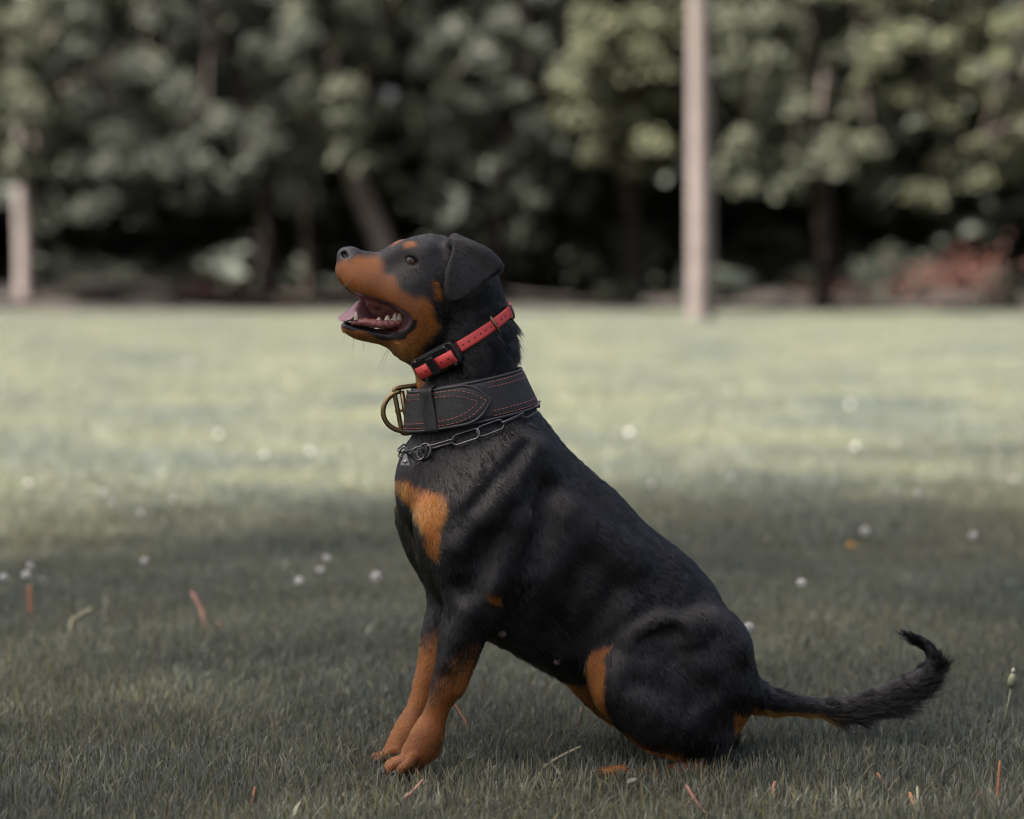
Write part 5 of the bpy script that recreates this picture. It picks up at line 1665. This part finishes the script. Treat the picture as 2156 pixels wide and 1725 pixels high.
for (u, v), s in WH:
    if s <= 0.8: continue
    lit = v < (1070 - 0.05 * u)
    key = ("sunlit" if lit else "shaded", "left" if u < 1078 else "right")
    zones.setdefault(key, []).append((u, v, s))
ORD = ["leftmost", "second", "third", "fourth", "fifth", "sixth", "seventh", "eighth", "ninth", "tenth", "eleventh", "twelfth", "thirteenth", "fourteenth", "fifteenth", "sixteenth", "seventeenth", "eighteenth", "nineteenth", "twentieth"]
for (lit, sd), lst in zones.items():
    lst.sort()
    for i, (u, v, s) in enumerate(lst):
        if i == 0: lab = "leftmost white dandelion clock on the %s grass %s of the dog" % (lit, sd)
        elif i == len(lst) - 1: lab = "rightmost white dandelion clock on the %s grass %s of the dog" % (lit, sd)
        else: lab = "%s white dandelion clock from the left on the %s grass %s of the dog" % (ORD[i], lit, sd)
        white_head(u, v, random.uniform(0.06, 0.10), s * random.uniform(0.6, 0.85), lab, "dandelion clocks in the lawn")
# the one yellow flower
p = at_ground(*qb(1245, 935), 0.05)
root = tag(empty("dandelion_flower", (p[0], p[1], 0)), "small yellow dandelion flower in the shaded grass right of the dog", "dandelion")
vv, ff = tube([(0, 0, -0.01), (0.002, 0, 0.03), (0, 0, 0.05)], 0.0015, 6); mesh_obj("stem", vv, ff, m_stem, root)
V, F = [], []
for ring_, (n, r, z, w) in enumerate(((18, 0.014, 0.052, 0.0032), (14, 0.010, 0.056, 0.003), (10, 0.006, 0.059, 0.0026))):
    for k in range(n):
        a = 2 * math.pi * k / n + ring_ * 0.2
        d = Vector((math.cos(a), math.sin(a), 0)); s = Vector((-math.sin(a), math.cos(a), 0)); b = len(V)
        V += [Vector((0, 0, 0.05)) + d * 0.001, Vector((0, 0, z)) + d * r * 0.6 + s * w / 2, Vector((0, 0, z)) + d * r, Vector((0, 0, z)) + d * r * 0.6 - s * w / 2]; F.append((b, b + 1, b + 2, b + 3))
mesh_obj("petals", V, F, m_yellow, root, False)
m_straw_pale = principled("tuft_pale", (0.28, 0.27, 0.23), 0.8)
# a closed bud at the far right
p = at_ground(2130, 1437, 0.09)
root = tag(empty("dandelion_bud", (p[0], p[1], 0)), "closed pale dandelion bud near the right edge beyond the tail", "dandelion")
vv, ff = tube([(-0.02, 0, -0.01), (-0.006, 0, 0.05), (0, 0, 0.085)], 0.0017, 6); mesh_obj("stem", vv, ff, m_stem, root)
vv, ff = tube([(0, 0, 0.082), (0, 0, 0.087), (0.001, 0, 0.095), (0.002, 0, 0.103)], [0.003, 0.0065, 0.006, 0.003], 10); mesh_obj("bud", vv, ff, m_stem, root)
vv, ff = tube([(0.0018, 0, 0.102), (0.0022, 0, 0.107), (0.0025, 0, 0.111)], [0.0022, 0.0028, 0.001], 8); mesh_obj("tuft", vv, ff, m_straw_pale, root)

# dry stems and twigs
m_rust = principled("dry_rust", (0.30, 0.115, 0.05), 0.7, noise=(80, 0.3))
m_pinkd = principled("dry_pink", (0.34, 0.165, 0.12), 0.65, noise=(80, 0.25))
m_straw = principled("dry_straw", (0.28, 0.26, 0.17), 0.7, noise=(80, 0.2))
m_brown = principled("dry_brown", (0.22, 0.10, 0.04), 0.75, noise=(80, 0.3))
def stick(pts, wid, mat, label, name="dry_stem", ground_v=None):
    """pts = picture points from the foot (on the ground) to the tip; a flat curved blade with thickness."""
    foot = at_ground(pts[0][0], ground_v or pts[0][1] + 4, 0.0)
    P = [at_depth(u, v, foot[1] + 0.012 * i) - foot for i, (u, v) in enumerate(pts)]
    if P[0][2] > 0.0: P = [np.array([P[0][0], P[0][1], -0.004])] + P
    P = catmull(P, 4, False)
    n = len(P)
    v, f = tube(P, [wid * (0.75 + 0.35 * math.sin(2.6 * i / n + 0.4)) * (0.35 if i == n - 1 else 1) for i in range(n)], 6)
    o = mesh_obj(name, v, f, mat)
    o.location = tuple(foot)
    return tag(o, label, "dry stem", "dry stems lying in the grass"), foot
for pts, wid, mat, lab in (
    ([(66, 1308), (63, 1270), (61, 1232)], 0.0030, m_rust, "upright rust-coloured dry stem near the left edge below two dandelion clocks"),
    ([(432, 1325), (424, 1285), (403, 1246)], 0.0032, m_pinkd, "curved pinkish dry stem standing left of the dog's chest"),
    ([(152, 1346), (149, 1312), (163, 1298), (196, 1280)], 0.0022, m_straw, "bent straw-coloured stalk in the grass at far left"),
    ([(222, 1310), (220, 1280), (225, 1250)], 0.0014, m_straw, "thin upright straw stalk between the bent stalk and the pink stem"),
    ([(463, 1328), (464, 1318), (461, 1310)], 0.0022, m_pinkd, "tiny pink stub of dry stem beside the curved pinkish stem"),
    ([(987, 1536), (974, 1510), (956, 1481)], 0.0016, m_brown, "thin brown dry stalk slanting behind the near front leg"),
    ([(1205, 1540), (1217, 1520), (1224, 1490)], 0.0013, m_pinkd, "thin reddish stalk leaning in front of the far knee"),
    ([(1138, 1628), (1150, 1612), (1190, 1588), (1226, 1571)], 0.0020, m_straw, "pale long twig lying between front paws and hind foot"),
    ([(1485, 1716), (1465, 1688), (1444, 1652)], 0.0022, m_pinkd, "pink curved dry stem on the grass at the bottom right of centre"),
    ([(849, 1683), (868, 1668), (893, 1640)], 0.0024, m_pinkd, "pinkish dry blade lying in front of the near paw"),
    ([(905, 1640), (900, 1618)], 0.0016, m_pinkd, "short upright pink stub right of the near front paw"),
    ([(900, 1652), (875, 1620), (845, 1585)], 0.0012, m_brown, "thin dark red twig crossing the near front paw"),
    ([(1432, 1628), (1426, 1606), (1420, 1592)], 0.0015, m_pinkd, "thin pink stalk at the heel of the hind leg"),
    ([(2098, 1690), (2102, 1650), (2105, 1601)], 0.0021, m_brown, "tall straight brown stalk near the right bottom corner"),
    ([(2061, 1685), (2066, 1660)], 0.0020, m_brown, "short brown stub left of the tall brown stalk at right"),
    ([(2084, 1690), (2085, 1660)], 0.0016, m_pinkd, "thin pale pink stub between the brown stub and tall brown stalk"),
    ([(1865, 1662), (1857, 1645), (1846, 1627)], 0.0024, m_rust, "short rust-coloured stem under the curl of the tail"),
    ([(1926, 1706), (1921, 1688), (1915, 1668)], 0.0022, m_rust, "rust-coloured stem beside a pale stub at the lower right"),
    ([(1934, 1710), (1933, 1690), (1931, 1655)], 0.0018, m_straw, "pale straw stub standing right beside a rust-coloured stem"),
    ([(1626, 1682), (1628, 1660), (1632, 1645)], 0.0022, m_pinkd, "short pink stem in the grass below the rump"),
    ([(1529, 1672), (1529, 1655)], 0.0019, m_rust, "tiny rust stub in the grass below the hind leg"),
    ([(531, 1690), (534, 1672), (537, 1656)], 0.0016, m_rust, "tiny rust-brown stub low in the grass at bottom left"),
):
    stick(pts, wid, mat, lab)
# dry leaf and pale leaves
def small_leaf(u, v, L, W, mat, label, rot, tilt, hz=0.02):
    p = at_ground(u, v + 6, hz)
    V, F = [], []
    n = 7
    for i in range(n):
        t = i / (n - 1); w = W * math.sin(math.pi * min(0.97, 0.04 + t * 0.93)) ** 0.8
        for k, s in enumerate((-1, 0, 1)):
            V.append((L * (t - 0.5), s * w / 2, 0.12 * L * math.sin(math.pi * t) - abs(s) * -0.1 * W))
    V2 = [(x, y, z - 0.0006) for x, y, z in V]
    m = len(V)
    for i in range(n - 1):
        for k in range(2):
            a = i * 3 + k
            F.append((a, a + 3, a + 4, a + 1)); F.append((m + a, m + a + 1, m + a + 4, m + a + 3))
    o = mesh_obj("fallen_leaf", V + V2, F, mat)
    o.location = p; o.rotation_euler = (tilt, -0.35, rot)
    return tag(o, label, "leaf", "small fallen leaves in the grass")
m_pleaf = principled("leaf_pale", (0.15, 0.165, 0.125), 0.5, noise=(60, 0.2))
m_gleaf = principled("leaf_dull_green", (0.10, 0.12, 0.08), 0.45, noise=(60, 0.25))
small_leaf(990, 1584, 0.020, 0.010, m_pleaf, "pale little leaf standing in grass behind the near front paw", 0.8, 0.9)
small_leaf(1330, 1640, 0.015, 0.009, m_pleaf, "pale leaf at the toes of the hind foot, flat in the grass", 0.2, 0.4)
